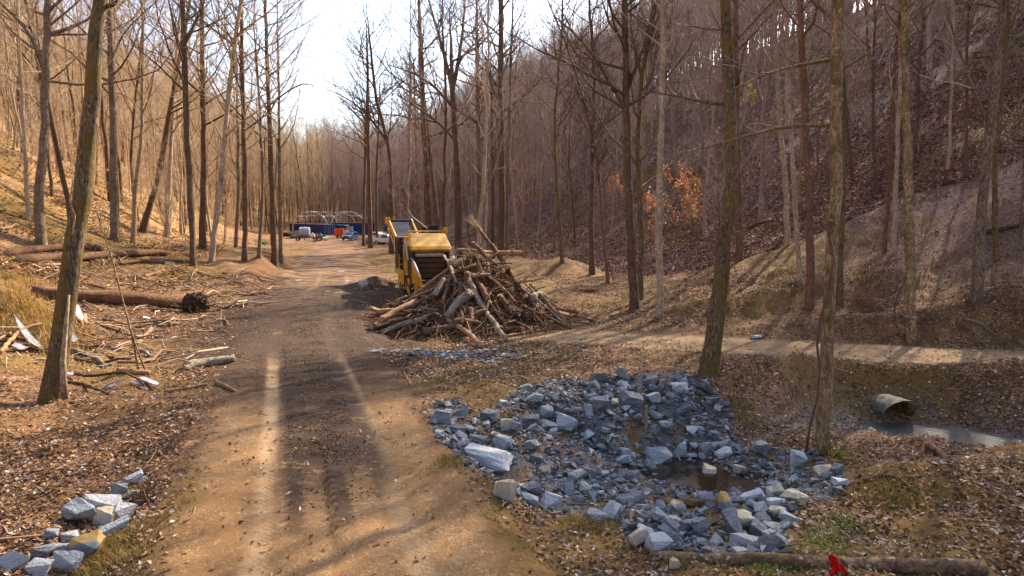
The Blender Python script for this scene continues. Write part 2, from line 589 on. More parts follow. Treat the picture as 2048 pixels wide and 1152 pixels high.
# slope duff with light painted in: mauve shade right, warm sun left
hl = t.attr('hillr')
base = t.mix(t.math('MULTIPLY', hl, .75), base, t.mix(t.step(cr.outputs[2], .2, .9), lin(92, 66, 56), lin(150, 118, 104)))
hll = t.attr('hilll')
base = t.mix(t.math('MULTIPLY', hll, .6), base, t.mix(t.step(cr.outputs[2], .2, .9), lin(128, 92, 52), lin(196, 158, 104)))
base = t.mix(t.math('MULTIPLY', grs, t.step(nf, .3, .6)), base, lin(120, 92, 40))
base = t.mix(t.math('MULTIPLY', t.math('MULTIPLY', dirt, t.step(nm, .38, .6)), .8), base, t.mix(nf, lin(84, 54, 34), lin(150, 100, 60)))
# rock floor
base = t.mix(t.math('MULTIPLY', rock, t.step(nm, .38, .56)), base, t.mix(nf, lin(58, 62, 70), lin(118, 124, 132)))
# dirt road
wob = t.math('MULTIPLY', t.math('SUBTRACT', t.noise(.8, g, 4), .5), 1.3)
wob2 = t.math('MULTIPLY', t.math('SUBTRACT', nf, .5), .5)
arl = t.math('ADD', t.math('ADD', t.math('ABSOLUTE', rl), wob), wob2)
gravel = t.mix(t.step(nff, .35, .7), lin(120, 88, 54), lin(168, 130, 86))
gravel = t.mix(t.step(nb, .4, .65), gravel, lin(138, 100, 60))
gravel = t.mix(t.math('MULTIPLY', t.step(cr.outputs[1], .86, .9), .22), gravel, lin(214, 188, 150))
road_w = t.step(ru, 13, 30, 2.2, 3.6)
roadm = t.math('SUBTRACT', 1.0, t.step(t.math('SUBTRACT', arl, road_w), -.35, .25))
mud = t.mix(t.step(nf, .3, .72), lin(56, 39, 27), lin(112, 80, 52))
far = t.step(ru, 15.5, 19)
roadc = t.mix(far, gravel, mud)
stretch = t.noise(.5, t.coord('Object', (.35, 1.6, 1)), 4, .6)
fard = t.mix(t.step(stretch, .4, .6), lin(98, 72, 52), lin(158, 120, 84))  # tree shadow bands painted across the far road
roadc = t.mix(t.step(ru, 32, 50), roadc, fard)
base = t.mix(roadm, base, roadc)
# packed wheel tracks
tw = t.math('ABSOLUTE', t.math('SUBTRACT', t.math('ABSOLUTE', t.math('ADD', rl, t.math('MULTIPLY', wob, .12))), 1.0))
tm = t.math('SUBTRACT', 1.0, t.step(t.math('ADD', tw, t.math('MULTIPLY', wob2, .35)), .08, .24))
tm = t.math('MULTIPLY', tm, t.step(ru, 62, 40))
base = t.mix(t.math('MULTIPLY', t.math('MULTIPLY', tm, t.step(t.math('ADD', t.math('MULTIPLY', nm, .6), t.math('MULTIPLY', nf, .6)), .42, .68, .35, 1.0)), t.step(ru, 10, 19, .38, .9)), base, t.mix(nff, lin(172, 134, 92), lin(214, 180, 136)))
# torn dark mulch between the tracks
mk = t.math('MULTIPLY', mul, t.step(t.math('ADD', nm, t.math('MULTIPLY', nf, .4)), .44, .66))
base = t.mix(mk, base, t.mix(t.step(nff, .3, .7), lin(46, 33, 23), lin(88, 64, 44)))
# side road
asl = t.math('ADD', t.math('ADD', t.math('ABSOLUTE', sl), t.math('MULTIPLY', wob, .7)), wob2)
sm = t.math('MULTIPLY', t.math('SUBTRACT', 1.0, t.step(asl, 1.2, 2.1)), t.step(sx, -2.5, 2))
base = t.mix(sm, base, t.mix(t.step(t.math('ADD', t.math('MULTIPLY', nff, .5), t.math('MULTIPLY', nm, .5)), .35, .65), lin(116, 88, 60), lin(172, 138, 100)))
hgt = t.math('ADD', t.math('MULTIPLY', nf, .6), t.math('ADD', t.math('MULTIPLY', nff, .18), t.math('MULTIPLY', cr.outputs[0], .22)))
rough_k = t.math('SUBTRACT', 1.0, t.math('MULTIPLY', t.math('MAXIMUM', t.math('MULTIPLY', roadm, t.math('SUBTRACT', 1.0, far)), sm), .6))
tread = t.math('MULTIPLY', t.math('SINE', t.math('ADD', t.math('MULTIPLY', ru, 46.0), t.math('MULTIPLY', t.math('ABSOLUTE', tw), 60.0))), t.math('MULTIPLY', tm, .022))
hgt = t.math('ADD', t.math('MULTIPLY', hgt, rough_k), t.math('MULTIPLY', tread, t.step(nm, .35, .6)))
wet = t.math('MULTIPLY', t.math('MULTIPLY', roadm, t.step(ru, 34, 46)), t.step(t.noise(.6, t.coord('Object', (1, .5, 1)), 4), .63, .69))
base = t.mix(t.math('MULTIPLY', wet, .6), base, lin(150, 138, 128))  # pale sky sheen of the puddles mixed into the colour
M['forest_ground'] = t.done(base, t.math('SUBTRACT', .92, t.math('MULTIPLY', wet, .55)), t.bump(hgt, .12, 1.0))

# ------------------------------------------------------------------ world, sun, camera
w = bpy.data.worlds.new('World'); SC.world = w; w.use_nodes = True
sky = w.node_tree.nodes.new('ShaderNodeTexSky'); sky.sky_type = 'NISHITA'; sky.sun_disc = False
sky.sun_elevation = SUN_EL; sky.sun_rotation = SUN_AZ; sky.dust_density = 2.5; sky.air_density = 1.0; sky.ozone_density = 1.5
w.node_tree.links.new(sky.outputs[0], w.node_tree.nodes['Background'].inputs[0])
w.node_tree.nodes['Background'].inputs[1].default_value = .15
sun = bpy.data.lights.new('sun', 'SUN'); sun.energy = 5.0; sun.angle = rad(.6); sun.color = (1.0, .87, .70)
so = link(bpy.data.objects.new('sun', sun))
sd = Vector((math.sin(SUN_AZ) * math.cos(SUN_EL), math.cos(SUN_AZ) * math.cos(SUN_EL), math.sin(SUN_EL)))
so.rotation_euler = sd.to_track_quat('Z', 'Y').to_euler()
so.location = (20, 40, 60)
cam = bpy.data.cameras.new('camera'); cam.lens = 24; cam.sensor_width = 36; cam.clip_end = 2000
co = link(bpy.data.objects.new('camera', cam)); co.location = (0, 0, CAMZ); co.rotation_euler = (rad(90) - PITCH, 0, 0)
SC.camera = co
SC.view_settings.view_transform = 'Standard'; SC.view_settings.look = 'None'; SC.view_settings.gamma = 1
SC.view_settings.use_curve_mapping = False
SC.view_settings.exposure = EXPOSURE if 'EXPOSURE' in globals() else .75
SC.cycles.max_bounces = 5; SC.cycles.diffuse_bounces = 3; SC.cycles.glossy_bounces = 2; SC.cycles.transparent_max_bounces = 8
SC.cycles.use_denoising = True


# ------------------------------------------------------------------ ground sheet, split into road, side road, slopes
ROCK_PX = [(858, 815), (905, 796), (960, 835), (1060, 768), (1120, 750), (1180, 765), (1195, 748), (1260, 752), (1390, 748), (1460, 805), (1470, 870),
           (1500, 900), (1640, 900), (1710, 965), (1590, 1010), (1575, 1112), (1430, 1112), (1275, 1095), (1230, 1050), (1150, 1030), (1040, 1010), (985, 965), (925, 935), (875, 880)]


def in_poly(px, py, poly):
    px = np.asarray(px); ins = np.zeros(px.shape, bool)
    n = len(poly)
    for i in range(n):
        x0, y0 = poly[i]; x1, y1 = poly[(i + 1) % n]
        c = ((y0 > py) != (y1 > py)) & (px < (x1 - x0) * (py - y0) / (y1 - y0 + 1e-9) + x0)
        ins ^= c
    return ins


ROCK_W = [tuple(G(a, b)[:2]) for a, b in ROCK_PX]         # the apron's outline on the ground
N = 720
t = np.linspace(-1, 1, N)
gx = 1.0 + 430 / math.sinh(5.6) * np.sinh(5.6 * t)
ty = np.linspace(-.78, 1, N)
gy = 13 + 460 / math.sinh(5.6) * np.sinh(5.6 * ty)
X, Y = np.meshgrid(gx, gy)
Z = H(X, Y)
u_, v_, rl_, sl_ = coords(X, Y)
idx = np.arange(N * N).reshape(N, N)
quads = np.stack([idx[:-1, :-1], idx[:-1, 1:], idx[1:, 1:], idx[1:, :-1]], -1).reshape(-1, 4)
V = np.stack([X, Y, Z], -1).reshape(-1, 3)
d_, dx_, dy_, s_ = chan(X, Y)
nz = fbm(X / 1.3, Y / 1.3, 5, 3)
rocky = in_poly(X, Y, ROCK_W).astype(float)
for _ in range(3):
    rocky[1:-1, 1:-1] = (rocky[1:-1, 1:-1] * 2 + rocky[:-2, 1:-1] + rocky[2:, 1:-1] + rocky[1:-1, :-2] + rocky[1:-1, 2:]) / 6
rocky = np.maximum(rocky * .8, np.exp(-(d_ / .9) ** 2) * .5)
gp = G(930, 712); rocky = np.maximum(rocky, .75 * gauss(X, Y, gp.x, gp.y, 1.9, .8, .1))
mulch = sst(10.2, 12.5, u_) * sst(60, 40, u_) * np.maximum(sst(1.15, .75, np.abs(rl_ - .15)), sst(19, 24, u_) * sst(6, 3.0, np.abs(rl_))) + .8 * sst(9.0, 10.5, u_) * sst(13, 11, u_) * (np.sin(rl_ * 9) > .35) * sst(1.3, .6, np.abs(rl_ + .2))
grassy = sst(.1, .35, fbm(X / 5, Y / 5, 31, 2) + .1) + gauss(X, Y, -17.6, 24, 3, 2.2)
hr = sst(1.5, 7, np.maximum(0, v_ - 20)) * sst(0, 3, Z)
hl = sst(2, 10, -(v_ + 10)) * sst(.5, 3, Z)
bared = sst(-3.6, -4.4, rl_) * sst(-6.4, -5.2, rl_) * sst(44, 52, u_) * sst(82, 72, u_) + gauss(X, Y, 14.2, 26.9, 1.6, 1.2) + .7 * gauss(X, Y, 8.6, 20.6, 3.0, 1.2)
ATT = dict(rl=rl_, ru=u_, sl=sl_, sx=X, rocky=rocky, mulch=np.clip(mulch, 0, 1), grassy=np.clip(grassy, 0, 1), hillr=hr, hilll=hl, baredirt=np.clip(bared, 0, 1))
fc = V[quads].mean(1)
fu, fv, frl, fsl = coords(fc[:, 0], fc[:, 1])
zone = np.zeros(len(quads), int)
zone[(fv < -15 - 9 * sst(80, 150, fu))] = 3
zone[(fv > 25 + 4 * sst(30, 80, fu))] = 4
zone[(np.abs(fsl) < 1.8) & (fc[:, 0] > 0) & (fc[:, 0] < 60)] = 2
zone[(np.abs(frl) < 2.4) & (fu < 200)] = 1
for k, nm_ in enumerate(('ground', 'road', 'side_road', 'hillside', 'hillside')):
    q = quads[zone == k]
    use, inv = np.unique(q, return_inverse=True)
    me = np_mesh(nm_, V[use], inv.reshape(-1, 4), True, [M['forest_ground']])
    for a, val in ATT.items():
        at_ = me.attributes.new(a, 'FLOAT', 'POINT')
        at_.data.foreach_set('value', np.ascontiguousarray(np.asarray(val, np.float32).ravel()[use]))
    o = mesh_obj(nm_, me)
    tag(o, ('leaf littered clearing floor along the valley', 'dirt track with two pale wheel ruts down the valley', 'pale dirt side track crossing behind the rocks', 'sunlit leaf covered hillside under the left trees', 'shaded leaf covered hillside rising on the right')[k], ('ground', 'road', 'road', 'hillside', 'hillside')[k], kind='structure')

# water: one flat sheet in the hollow, the banks stand out of it
wx = np.arange(1.0, 24, .12); wy = np.arange(10.5, 20.5, .12)
WX, WY = np.meshgrid(wx, wy)
wet = (H(WX, WY) < WATER_Z + .04)
keep = wet[:-1, :-1] | wet[1:, :-1] | wet[:-1, 1:] | wet[1:, 1:]
ii = np.arange(WX.size).reshape(WX.shape)
wq = np.stack([ii[:-1, :-1], ii[:-1, 1:], ii[1:, 1:], ii[1:, :-1]], -1)[keep]
wc = np.stack([WX, WY], -1).reshape(-1, 2)[wq].mean(1)
for nm_, sel, lb in (('pool_water', wc[:, 0] < 6.6, 'still brown pool between the grey rocks reflecting the sky'), ('stream_water', wc[:, 0] >= 6.6, 'shallow bright stream running from the culvert pipe')):
    use, inv = np.unique(wq[sel], return_inverse=True)
    if len(use) == 0: continue
    VV = np.stack([WX.ravel()[use], WY.ravel()[use], np.full(len(use), WATER_Z)], -1)
    tag(mesh_obj(nm_, np_mesh(nm_, VV, inv.reshape(-1, 4), True, [M[nm_]])), lb, 'water', kind='structure')

# ------------------------------------------------------------------ trees
UP = np.array([0, 0, 1.0])


def grow(S, D, L, R0, n, bend, wig, rng, taper=.78, rmin=.004):
    N = len(S)
    P = np.zeros((N, n, 3)); P[:, 0] = S
    d = D.copy()
    for i in range(1, n):
        d = norm(d + UP * bend + rng.normal(0, wig, (N, 3)))
        P[:, i] = P[:, i - 1] + d * (L / (n - 1))[:, None]
    tt = np.linspace(0, 1, n)
    R = np.maximum(R0[:, None] * (1 - taper * tt), rmin)
    return P, R


def spawn(P, R, L, m, t0, t1, a0, a1, ratio, rk, rng, rmax=9, shrink=.45):
    """m children on every parent"""
    N, n, _ = P.shape
    pi = np.repeat(np.arange(N), m)
    t = np.clip(t0 + (t1 - t0) * ((np.tile(np.arange(m), N) + rng.random(N * m)) / m), 0, .999)
    f = t * (n - 1); i = f.astype(int); f = f - i
    p = P[pi, i] * (1 - f)[:, None] + P[pi, i + 1] * f[:, None]
    T = norm(P[pi, i + 1] - P[pi, i])
    r = R[pi, i] * (1 - f) + R[pi, i + 1] * f
    q = norm(np.cross(T, rng.normal(0, 1, (N * m, 3))))
    a = a0 + (a1 - a0) * rng.random(N * m)
    D = T * np.cos(a)[:, None] + q * np.sin(a)[:, None]
    Lc = L[pi] * ratio * (1 - shrink * t) * (.65 + .7 * rng.random(N * m))
    return p, D, Lc, np.minimum(np.minimum(r * rk, rmax), Lc * .022 + .004)


def resample(P, R, n):
    P = np.asarray(P, float); R = np.asarray(R, float)
    s = np.concatenate([[0], np.cumsum(np.linalg.norm(np.diff(P, axis=0), axis=1))])
    q = np.linspace(0, s[-1], n)
    # smooth interpolation (Catmull style through np.interp on a softened path)
    out = np.stack([np.interp(q, s, P[:, k]) for k in range(3)], -1)
    for _ in range(2):
        out[1:-1] = .5 * out[1:-1] + .25 * (out[:-2] + out[2:])
    return out, np.interp(q, s, R)


def trunk_tube(P, R, rng, k=12, flare=.7, lumpy=.07):
    n = len(P)
    h = np.concatenate([[0], np.cumsum(np.linalg.norm(np.diff(P, axis=0), axis=1))])
    ang = np.linspace(0, 2 * np.pi, k, endpoint=False)
    ph = rng.random(3) * 6
    fl = flare * np.exp(-h / (R[0] * 2.2))
    lump = 1 + fl[:, None] * (.62 + .38 * np.cos(3 * ang + ph[0]) + .2 * np.cos(5 * ang + ph[1]))
    lump = lump * (1 + lumpy * rng.normal(0, 1, (n, k)) * .6 + lumpy * np.cos(2 * ang + ph[2])[None, :] * np.cos(h * .7)[:, None])
    P2 = P.copy(); P2[0] = P[0] - UP * (R[0] * .9 + .15)
    return tubes(P2[None], R[None], k, lump[None])


def tree_data(TP, TR, rng, limbs=(), cs=.45, nl=16, la=(.75, 1.15), lr=.30, m2=6, m3=5, m4=0, bend=.22, wig=.13, kt=12, flare=.7, shrink=.55, twist=1.0, lk=.5):
    """-> (trunk V,Q), (crown V,Q)"""
    n = len(TP)
    Ht = np.linalg.norm(TP[-1] - TP[0])
    tr = [trunk_tube(TP, TR, rng, kt, flare)]
    S, D, L, R0 = spawn(TP[None], TR[None], np.array([Ht]), nl, cs, .985, la[0], la[1], lr, lk, rng, shrink=shrink)
    P1, R1 = grow(S, D, L, R0 + .01, 7, bend, wig * twist, rng)
    L1 = L
    ex = []
    for (lp, l0) in limbs:
        q, r = resample(lp, np.linspace(l0, l0 * .3, len(lp)), 7)
        ex.append((q, r))
    if ex:
        P1 = np.concatenate([P1, np.stack([e[0] for e in ex])]); R1 = np.concatenate([R1, np.stack([e[1] for e in ex])])
        L1 = np.concatenate([L1, [np.linalg.norm(e[0][-1] - e[0][0]) for e in ex]])
    tr.append(tubes(P1, R1, 6))
    S, D, L, R0 = spawn(P1, R1, L1, m2, .22, 1, .5, 1.0, .48, .6, rng)
    P2, R2 = grow(S, D, L, R0, 5, .10, .16 * twist, rng, rmin=.010)
    S3, D3, L3, R3 = spawn(P2, R2, L, m3, .15, 1, .45, 1.0, .5, .65, rng)
    P3, R3 = grow(S3, D3, L3, np.maximum(R3, .009), 4, .06, .18 * twist, rng, rmin=.006)
    cr = [tubes(P2, R2, 4), tubes(P3, R3, 3)]
    if m4:
        S4, D4, L4, R4 = spawn(P3, R3, L3, m4, .2, 1, .4, .95, .55, .7, rng)
        P4, R4 = grow(S4, D4, L4, np.maximum(R4, .006), 3, .05, .15, rng, rmin=.005)
        cr.append(tubes(P4, R4, 3))
    return merge(tr), merge(cr), P2


def place_tree(name, label, base, trunk_me, crown_me, group=None, rz=0.0, sc=1.0, extra=()):
    e = empty(name, base, rz); e.scale = (sc, sc, sc)
    tag(e, label, 'tree', group)
    mesh_obj('trunk', trunk_me, e)
    if crown_me is not None: mesh_obj('crown', crown_me, e)
    return e


# hero trees read off the photograph: (label, base, path up, width at base, width at last, bark, twig, total height, crown start, limbs)
B = {'m': 'bark_mossy', 'g': 'bark_grey', 'b': 'bark_brown', 'd': 'bark_dark', 'p': 'bark_pale', 't': 'bark_tan', 'r': 'bark_red'}
TW = {'t': 'twig_tan', 'g': 'twig_grey', 'd': 'twig_dark'}
HERO = [
 ('thick mossy leaning trunk nearest on the left, beside the white sheet scraps', [(95, 805), (112, 720), (130, 640), (165, 430), (190, 240), (200, 120), (213, -20)], 54, 36, 'm', 't', 20, .55, [([(212, 30), (232, 18), (250, 2)], 12)], 1),
 ('knobbly grey tree with low forking limbs on the left slope above the fallen logs', [(82, 495), (78, 380), (90, 310), (93, 220), (95, 120), (103, -10)], 26, 16, 'g', 't', 21, .45, [([(86, 125), (60, 60), (20, 22), (-20, -10)], 12), ([(100, 82), (140, 58), (190, 26), (230, 0)], 9), ([(92, 40), (60, 20), (30, 0)], 7), ([(96, 30), (112, 10), (125, -10)], 8)], 1),
 ('pale slim crooked tree at the far left of the knobbly forked tree', [(56, 440), (50, 330), (42, 200), (35, 60), (30, -10)], 12, 8, 'p', 't', 19, .4, [], 1),
 ('straight grey tree with a mossy foot behind the big leaning trunk', [(230, 482), (226, 350), (222, 200), (216, 110), (214, -10)], 22, 14, 'g', 't', 22, .45, [], 1),
 ('dark trunk leaning right on the left slope, growing from a bent foot', [(284, 460), (300, 410), (318, 350), (330, 270), (350, 150), (372, 40)], 16, 9, 'd', 't', 20, .4, [], 1),
 ('slim pale straight tree between the dark leaning tree and the dark curved trunk', [(332, 475), (340, 340), (345, 230), (354, 80)], 13, 7, 'p', 't', 19, .4, [], 1),
 ('dark gently curved trunk at the lip of the left bank', [(388, 532), (380, 400), (372, 280), (366, 130), (360, -10)], 15, 13, 'd', 'd', 22, .5, [([(368, 90), (390, 40), (398, 0)], 6)], 1),
 ('straight brown trunk close behind the dark curved one on the bank', [(405, 497), (407, 300), (404, 150), (402, -10)], 17, 10, 'b', 't', 22, .45, [], 1),
 ('pale tree leaning right from the left bank edge', [(421, 523), (437, 370), (444, 250), (456, 110), (470, -10)], 14, 10, 'p', 't', 20, .4, [([(450, 75), (510, 50), (560, 30), (590, 0)], 5)], 1),
 ('slim grey trunk at the head of the eroded red bank', [(471, 495), (477, 380), (474, 250), (470, 120)], 10, 6, 'g', 't', 18, .4, [], 1),
 ('tall straight brown trunk right above the middle of the eroded red bank', [(489, 520), (492, 400), (486, 250), (482, 60), (480, -10)], 13, 8, 'b', 't', 21, .42, [], 1),
 ('young grey trunk behind the roadside pair at the end of the red bank', [(518, 512), (527, 380), (522, 260), (516, 140)], 9, 5, 'g', 't', 17, .4, [], 1),
 ('tall slender trunk beside the track at the end of the left bank', [(549, 530), (546, 400), (540, 200), (535, -10)], 15, 7, 'b', 't', 22, .45, [([(541, 210), (580, 185), (625, 165), (650, 185)], 4)], 1),
 ('slim trunk touching the tall slender tree at the end of the left bank', [(561, 526), (557, 350), (554, 180), (550, 60)], 9, 5, 'g', 't', 20, .42, [], 1),
 ('thin dark trunk leaning over the left slope beneath the pale slim tree', [(275, 440), (262, 330), (270, 220), (282, 130)], 9, 5, 'd', 't', 16, .4, [], 1),
 ('bare tree of medium width right of the far track, first of the roadside cluster', [(727, 492), (728, 380), (731, 250), (735, 120)], 7, 5, 'b', 'd', 22, .5, [], 1),
 ('thick brown trunk of the roadside cluster left of the yellow grinder', [(741, 496), (739, 400), (737, 280), (736, 120)], 11, 6, 'b', 'd', 24, .5, [([(738, 260), (700, 215), (680, 195)], 4)], 1),
 ('slim dark trunk right of the roadside cluster, in front of the white pickup', [(754, 487), (752, 380), (756, 280), (760, 160)], 6, 4, 'd', 'd', 20, .45, [], 1),
 ('dark trunk standing just behind the grinder conveyor, bending left high up', [(783, 507), (782, 400), (781, 320), (772, 265), (752, 200), (744, 120)], 12, 6, 'd', 'd', 22, .5, [([(775, 285), (740, 230), (705, 200), (670, 190)], 5)], 1),
 ('slender trunk rising between the grinder conveyor and hood', [(838, 490), (836, 380), (832, 260), (828, 120)], 8, 5, 'b', 'd', 22, .48, [], 1),
 ('thick grey trunk behind the grinder hood, left of the dark forked tree', [(858, 500), (854, 380), (848, 250), (842, 100), (838, -10)], 16, 9, 'b', 'd', 24, .5, [], 1),
 ('grey trunk leaning left behind the grinder, rubbing against its thicker neighbour', [(882, 500), (870, 400), (860, 300), (846, 170)], 12, 6, 'g', 'd', 22, .5, [], 1),
 ('dark forked tree right behind the brush heap, with wide low limbs on its left', [(917, 515), (916, 420), (914, 300), (909, 230), (906, 180)], 17, 12, 'd', 'd', 19, .9, [([(906, 185), (893, 120), (872, 50), (855, -15)], 9), ([(907, 180), (918, 110), (925, 40), (927, -20)], 10), ([(911, 285), (880, 245), (835, 215), (790, 185)], 7), ([(908, 215), (870, 170), (830, 145), (775, 130)], 6), ([(914, 130), (950, 95), (985, 55), (1010, 10)], 5)], 1),
 ('straight grey trunk behind the top of the brush heap', [(958, 505), (958, 400), (957, 280), (955, 120), (954, -10)], 13, 8, 'g', 'd', 23, .5, [], 1),
 ('thin trunk between the two thick ones behind the brush heap', [(984, 492), (986, 400), (985, 300), (983, 160)], 8, 5, 'b', 'd', 20, .48, [], 1),
 ('thick trunk with a long vertical scar behind the right end of the brush heap', [(1003, 507), (1004, 400), (1003, 250), (1001, 120), (1004, -10)], 16, 11, 'b', 'd', 24, .5, [([(1010, 120), (1030, 80), (1042, 20)], 5)], 1),
 ('slim grey trunk hugging the scarred trunk behind the brush heap', [(1014, 500), (1014, 400), (1018, 280), (1022, 120), (1026, 0)], 7, 6, 'g', 'd', 22, .5, [], 1),
 ('thin dark mossy tree standing on the mound right of the brush heap', [(1125, 525), (1118, 430), (1111, 340), (1108, 240), (1118, 120), (1126, 40)], 8, 5, 'm', 'd', 19, .42, [([(1108, 330), (1085, 240), (1060, 170)], 3)], 1),
 ('dark trunk right of the mound, before the shaded slope', [(1184, 548), (1182, 430), (1185, 300), (1190, 180), (1184, 60)], 13, 7, 'd', 'd', 20, .4, [([(1186, 280), (1150, 150), (1110, 60), (1090, 30)], 5)], 1),
 ('split broken snag with a pale torn strip, right of the mound', [(1216, 566), (1207, 480), (1202, 400), (1197, 330)], 9, 6, 'r', 'd', 9, .6, [([(1206, 490), (1222, 540), (1228, 562)], 4)], 1),
 ('stout dark tree dividing into many steep limbs, at the edge of the shaded slope', [(1270, 618), (1262, 480), (1256, 330), (1252, 180), (1249, -10)], 22, 14, 'd', 'd', 21, .5, [([(1254, 230), (1215, 160), (1170, 90), (1105, 40)], 8), ([(1256, 215), (1200, 150), (1180, 80)], 6), ([(1258, 180), (1290, 90), (1320, 0)], 7)], 1),
 ('dark mossy companion trunk joined at the foot to the stout dividing tree', [(1281, 600), (1282, 460), (1274, 310), (1280, 170), (1300, 60)], 14, 9, 'm', 'd', 20, .35, [([(1277, 150), (1262, 60), (1265, -10)], 6), ([(1284, 130), (1310, 50), (1330, -10)], 6)], 1),
 ('pale spotted straight trunk right of the stout dividing tree', [(1320, 634), (1318, 480), (1321, 300), (1326, 150), (1328, -10)], 17, 12, 'p', 'g', 23, .55, [], 1),
 ('thick mossy tree with a swelling foot beside the rock apron', [(1415, 748), (1422, 690), (1437, 600), (1453, 470), (1458, 300), (1452, 150), (1444, -10)], 40, 23, 'm', 'g', 24, .55, [([(1452, 215), (1410, 205), (1370, 190), (1310, 180)], 9)], 1),
 ('brown trunk with a rotten split base behind the thick mossy tree', [(1479, 522), (1477, 380), (1476, 200), (1474, -10)], 18, 12, 'r', 'g', 22, .5, [], 1),
 ('pale streaked leaning tree on the shaded slope, left of a spotted one', [(1575, 492), (1572, 390), (1562, 270), (1553, 150), (1550, 0)], 13, 10, 'p', 'g', 21, .5, [([(1556, 165), (1500, 100), (1470, 70)], 4)], 1),
 ('spotted pale trunk just left of the reddish trunk on the right', [(1600, 562), (1592, 440), (1583, 300), (1576, 150), (1572, 0)], 13, 9, 'p', 'g', 21, .5, [], 1),
 ('smooth reddish trunk rising behind the mossy spoil bank', [(1618, 617), (1622, 450), (1611, 300), (1600, 100), (1596, -10)], 20, 14, 'r', 'g', 24, .5, [], 1),
 ('big tan trunk wrapped by a dark vine at the edge of the pool', [(1645, 908), (1648, 720), (1658, 540), (1664, 380), (1660, 230), (1664, 60), (1662, -10)], 32, 27, 't', 'g', 19, .62, [([(1645, 262), (1600, 248), (1566, 238), (1545, 252), (1500, 275), (1420, 290), (1345, 310)], 9), ([(1648, 142), (1600, 128), (1550, 140), (1490, 158), (1450, 190), (1380, 235)], 8), ([(1660, 75), (1690, 40), (1725, -10)], 11), ([(1658, 45), (1625, 10), (1600, -10)], 10)], 1),
 ('mossy trunk standing close behind the vine wrapped tree', [(1680, 610), (1680, 470), (1684, 330), (1680, 180)], 17, 11, 'm', 'g', 22, .5, [], 1),
 ('left stem of a twin pale trunk on the shaded slope', [(1770, 506), (1776, 390), (1780, 260), (1786, 100)], 12, 9, 'r', 'g', 22, .5, [], 1),
 ('right stem of a twin pale trunk on the shaded slope', [(1787, 508), (1789, 390), (1793, 260), (1798, 100)], 13, 9, 'p', 'g', 22, .5, [], 1),
 ('mossy footed trunk right of the side track, with a long limb reaching left', [(1825, 686), (1820, 540), (1815, 380), (1811, 250), (1808, 100), (1805, -10)], 25, 18, 't', 'g', 22, .55, [([(1800, 232), (1770, 140), (1745, 90), (1700, 50)], 7), ([(1822, 560), (1800, 590), (1790, 650)], 3)], 1),
 ('stout grey tree with spreading root foot on the right spoil mound', [(1952, 600), (1957, 450), (1970, 300), (1988, 130), (1994, -10)], 29, 18, 'g', 'g', 23, .5, [([(1956, 245), (1925, 130), (1895, 60), (1880, 0)], 7)], 1),
 ('leaning mossy trunk right behind the stout grey tree', [(1994, 522), (1986, 430), (1990, 300), (2008, 150), (2012, 0)], 15, 9, 'm', 'g', 20, .45, [([(1995, 280), (2030, 200), (2060, 150)], 5)], 1),
 ('grey trunk at the far right edge on the shaded slope', [(2042, 500), (2046, 380), (2049, 250), (2052, 100)], 13, 10, 'g', 'g', 21, .5, [], 1),
 ('young trunk with mossy foot high on the shaded slope', [(1706, 362), (1697, 290), (1690, 200), (1684, 110)], 9, 6, 'b', 'g', 18, .45, [], 1),
 ('dark trunk with a curved foot on the shaded slope, right of the vine wrapped tree', [(1755, 388), (1747, 330), (1745, 250), (1742, 150)], 11, 7, 'd', 'g', 18, .45, [], 1),
 ('slim pale trunk with a mossy foot high on the shaded slope', [(1896, 340), (1900, 260), (1904, 160), (1908, 60)], 8, 6, 'p', 'g', 18, .45, [], 1),
 ('dark trunk on the slope between the pale slim one and the stout grey tree', [(1931, 355), (1934, 280), (1938, 180), (1940, 90)], 10, 7, 'd', 'g', 18, .45, [], 1),
]

